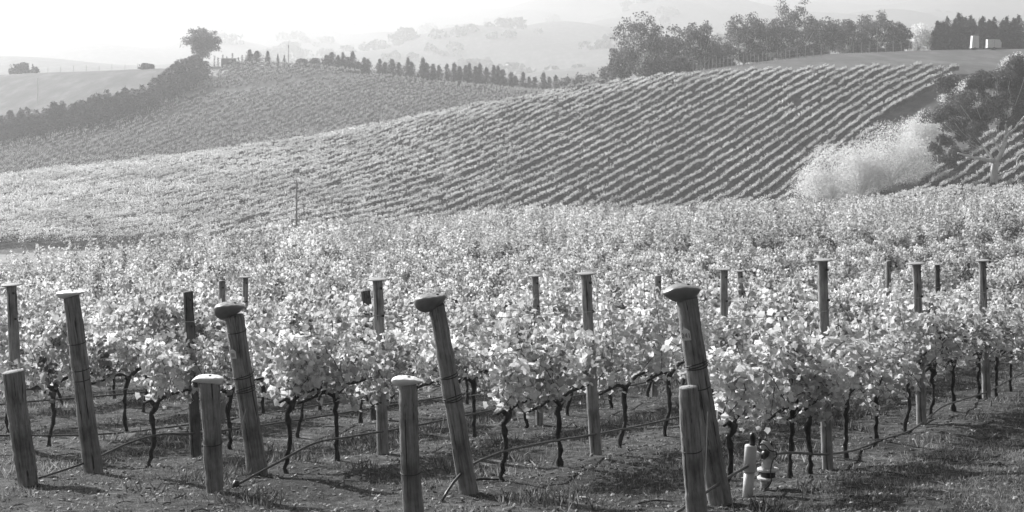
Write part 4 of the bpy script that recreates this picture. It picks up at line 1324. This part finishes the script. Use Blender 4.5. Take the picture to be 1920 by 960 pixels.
# riser pipe and irrigation valve
def riser():
    f = foot(1402, 928); D = f.y; k = D / F
    root = empty('riser_pipe', f)
    def L(px, py): return np.array([(px - 1402) * k, 0, (928 - py) * k])
    m_ = MB(); add_tube(m_, [L(1401, 940), L(1405, 880)], 10 * k, 20); m_.build('lower_pipe', M['pvc'], root, smooth=True)
    m_ = MB(); add_tube(m_, [L(1405, 881), L(1405.2, 880), L(1408, 833), L(1408.2, 831)], [10.5 * k, 11.6 * k, 11.6 * k, 10.4 * k], 22); m_.build('sleeve', M['pvc'], root, smooth=True)
    m_ = MB(); add_tube(m_, [L(1405, 881.5), L(1405, 879.5)], 11.8 * k, 22); m_.build('band', M['steel'], root)
    m_ = MB(); add_tube(m_, [L(1410.5, 831), L(1411, 814), L(1411.2, 810), L(1411.4, 807)], [5.6 * k, 5.8 * k, 5.2 * k, 2.8 * k], 16); m_.build('cap', M['black_plastic'], root, smooth=True)
    tag(root, 'white plastic riser pipe with a black top beside the valve', 'pipe')
    f = foot(1437, 922); D = f.y; k = D / F
    root = empty('irrigation_valve', f)
    def L(px, py, y=0): return np.array([(px - 1437) * k, y, (922 - py) * k])
    m_ = MB(); add_tube(m_, [L(1433, 930), L(1434, 915), L(1436, 905), L(1436, 898)], [9 * k, 8 * k, 10 * k, 11 * k], 18, True, .05, 2); m_.build('base', M['pvc_dirty'], root, smooth=True)
    for yy in (899, 883):
        m_ = MB(); add_tube(m_, [L(1440, yy + 2.5), L(1440, yy + 1.5), L(1440, yy - 1.5), L(1440, yy - 2.5)], [18 * k, 20.5 * k, 20.5 * k, 18 * k], 26); m_.build('flange', M['pvc'], root, smooth=False)
    m_ = MB(); add_tube(m_, [L(1440, 897), L(1440, 885)], 14 * k, 20); m_.build('filter_core', M['black_plastic'], root)
    m_ = MB(); add_tube(m_, [L(1439, 882), L(1439, 874), L(1439, 872), L(1440, 868), L(1441, 862)], [12 * k, 12 * k, 10 * k, 12 * k, 11 * k], 20); m_.build('neck', M['pvc'], root, smooth=True)
    m_ = MB(); add_tube(m_, spline([L(1441, 866), L(1443, 852), L(1437, 840), L(1428, 836)], 10), np.linspace(11 * k, 8 * k, 10), 16); m_.build('elbow', M['pvc_dirty'], root, smooth=True)
    m_ = MB(); add_tube(m_, [L(1430, 861, -.02), L(1434, 853, -.03), L(1439, 846, -.03)], [5 * k, 8 * k, 5 * k], 10, True, .1); m_.build('handle', M['black_plastic'], root, smooth=True)
    m_ = MB(); add_tube(m_, [L(1417, 862), L(1424, 852)], [8 * k, 8 * k], 14); m_.build('side_outlet', M['pvc'], root, smooth=True)
    m_ = MB(); add_tube(m_, [L(1425, 838), L(1425, 826), L(1424.5, 823)], [3.4 * k, 3.0 * k, 2 * k], 10); m_.build('plug', M['black_plastic'], root, smooth=True)
    m_ = MB(); add_tube(m_, [L(1447, 852), L(1446, 834), L(1446, 831)], [3.0 * k, 2.6 * k, 2 * k], 10); m_.build('plug', M['black_plastic'], root, smooth=True)
    m_ = MB(); add_tube(m_, spline([L(1425, 833, -.03), L(1433, 835, -.05), L(1441, 844, -.06), L(1455, 850, -.03), L(1456, 856, -.02), L(1448, 862, -.06), L(1442, 880, -.10), L(1443, 900, -.10), L(1438, 912, -.06), L(1430, 920, -.03)], 60), 1.1 * k, 6); m_.build('control_tube', M['black_plastic'], root, smooth=True)
    tag(root, 'irrigation valve with two round flanges at the foot of the right row', 'valve')
riser()

# ------------------------------------------------------------------ ground cover
def near_scatter(n, ymax=46.0, ymin=12.0):
    y = ymin * (ymax / ymin) ** rng.random(n)
    px = -60 + 2040 * rng.random(n)
    return (px - 960) / F * y, y
def dens(x, y):
    return .5 + .5 * (np.sin(x * 1.3 + 1.2 * np.sin(y * .9)) * np.sin(y * 1.1 + np.sin(x * 1.7)) ) 
N = 230000
x, y = near_scatter(N)
# distance from the nearest vine row: more grass between rows, less in the sprayed strip
rowpos = np.mod((x - TAN * (y - 20) - 3.86) / 2.45, 1.0)
mid = 1 - np.abs(rowpos - .5) * 2
rgt = (x - TAN * (y - 20) - 3.86) > .6
left_of_rows = y < np.interp(x, [-6, -4.1, -2.4, -.3, 1.6, 5], [20, 18.5, 17.6, 16.0, 14.5, 12])
p = np.where(rgt, .35 + .65 * dens(x * .8, y * .8), .10 + .9 * mid ** 1.2 * (.35 + .65 * dens(x, y)))
p = np.where(left_of_rows, .28 * dens(x * 1.5, y * 1.5) + .08, p)
keep = rng.random(N) < p
x, y = x[keep], y[keep]
cl = np.stack([x, y], -1) + rng.normal(size=(len(x), 2)) * .05
x, y = cl[:, 0], cl[:, 1]
fp = foot(1690, 862)
dry = np.exp(-(((x - fp.x) / 1.2) ** 2 + ((y - fp.y) / .8) ** 2))
fp2 = foot(1880, 830)
dry = dry + .8 * np.exp(-(((x - fp2.x) / 1.0) ** 2 + ((y - fp2.y) / 1.0) ** 2))
z = ground(x, y)
tall = .018 + .038 * rng.random(len(x)) + .06 * (dens(x * 1.9, y * 1.9) > .72) * (mid[keep] > .3) * (~rgt[keep])
upv = np.stack([rng.normal(size=len(x)) * .45, rng.normal(size=len(x)) * .45, np.ones(len(x))], -1)
nr_ = np.cross(upv, rng.normal(size=(len(x), 3)))
bm = MB()
BF = np.array([[0, 1, 2, 3]]); BT = np.array([[3, 2, 4]])
n = nr_ / np.linalg.norm(nr_, axis=1)[:, None]
upn = upv / np.linalg.norm(upv, axis=1)[:, None]
xa = np.cross(upn, n)
Vb = np.stack([x, y, z], -1)[:, None] + tall[:, None, None] * (BLADE_V[None, :, 0:1] * xa[:, None] * 2.2 + BLADE_V[None, :, 1:2] * upn[:, None] + BLADE_V[None, :, 2:3] * n[:, None])
tall = tall * (1 + 1.3 * dry)
tone = np.clip(.24 + .40 * dry + .12 * rgt[keep] + .22 * rng.normal(size=len(x)) + .7 * (dens(x * .55 + 2, y * .55) - .5), 0, 1)
idx = np.arange(len(x))[:, None, None] * 5
b0 = bm.n
bm.v.append(Vb.reshape(-1, 3)); bm.n += len(x) * 5
bm.f += [(idx + BF[None]).reshape(-1, 4), (idx + BT[None]).reshape(-1, 3)]
bm.t += [tone, tone]; bm.m += [np.zeros(len(x), int)] * 2
tag(bm.build('grass', M['grass']), 'short rough grass growing between the vine rows', 'grass', kind='stuff')

N = 18000
x, y = near_scatter(N, 40)
z = ground(x, y) + .012
lm = MB()
scatter(lm, LEAF5_V, LEAF5_F, np.stack([x, y, z], -1), np.stack([rng.normal(size=N) * .45, rng.normal(size=N) * .45, np.ones(N)], -1), .012 + .035 * rng.random(N) ** 1.6, np.clip(rng.random(N) ** 1.8, 0, 1))
tag(lm.build('fallen_leaves', M['litter']), 'small fallen leaves scattered over the bare soil', 'leaf litter', kind='stuff')

N = 1500
tm = MB(); x, y = near_scatter(N, 26)
for k in range(N):
    if k > 420: break
    a_ = rng.random() * 6.28; L_ = .06 + .22 * rng.random() ** 2
    zz = gnd(x[k], y[k]) + .008
    add_tube(tm, [[x[k], y[k], zz], [x[k] + L_ * .5 * math.cos(a_), y[k] + L_ * .5 * math.sin(a_), zz + .012 * rng.random()], [x[k] + L_ * math.cos(a_ + .3), y[k] + L_ * math.sin(a_ + .3), zz - .002]], .0035 + .003 * rng.random(), 4)
tag(tm.build('pruned_twigs', M['cane']), 'short pruned twigs lying on the soil', 'twigs', kind='stuff')

for (a_, b_, r_, lab) in [((868, 912), (935, 903), .016, 'dark fallen branch at the foot of the middle leaning post'),
                          ((1195, 937), (1262, 936), .010, 'dark stick on the soil left of the bare topped short post'),
                          ((1640, 884), (1700, 896), .010, 'forked stick in the grass right of the rightmost row'),
                          ((1080, 938), (1115, 942), .014, 'pale piece of wood on the soil near the bottom centre')]:
    p0 = foot(*a_); p1 = foot(*b_); mid_ = (p0 + p1) / 2 + Vector((0, .03, .02))
    m_ = MB(); add_tube(m_, spline([p0 + Vector((0, 0, .01)), mid_, p1 + Vector((0, 0, .01))], 9), np.linspace(r_, r_ * .5, 9), 7, True, .15, 4)
    tag(m_.build('fallen_branch', M['stone'] if 'pale' in lab else M['bark_vine'], smooth=True), lab, 'branch')
p0 = foot(299, 868)
m_ = MB(); add_tube(m_, [p0 + Vector((0, 0, -.01)), p0 + Vector((0, 0, .015)), p0 + Vector((.005, 0, .035))], [.035, .032, .012], 9, True, .12, 9)
tag(m_.build('stone', M['stone'], smooth=True), 'small pale stone at the foot of a vine trunk at left', 'stone')
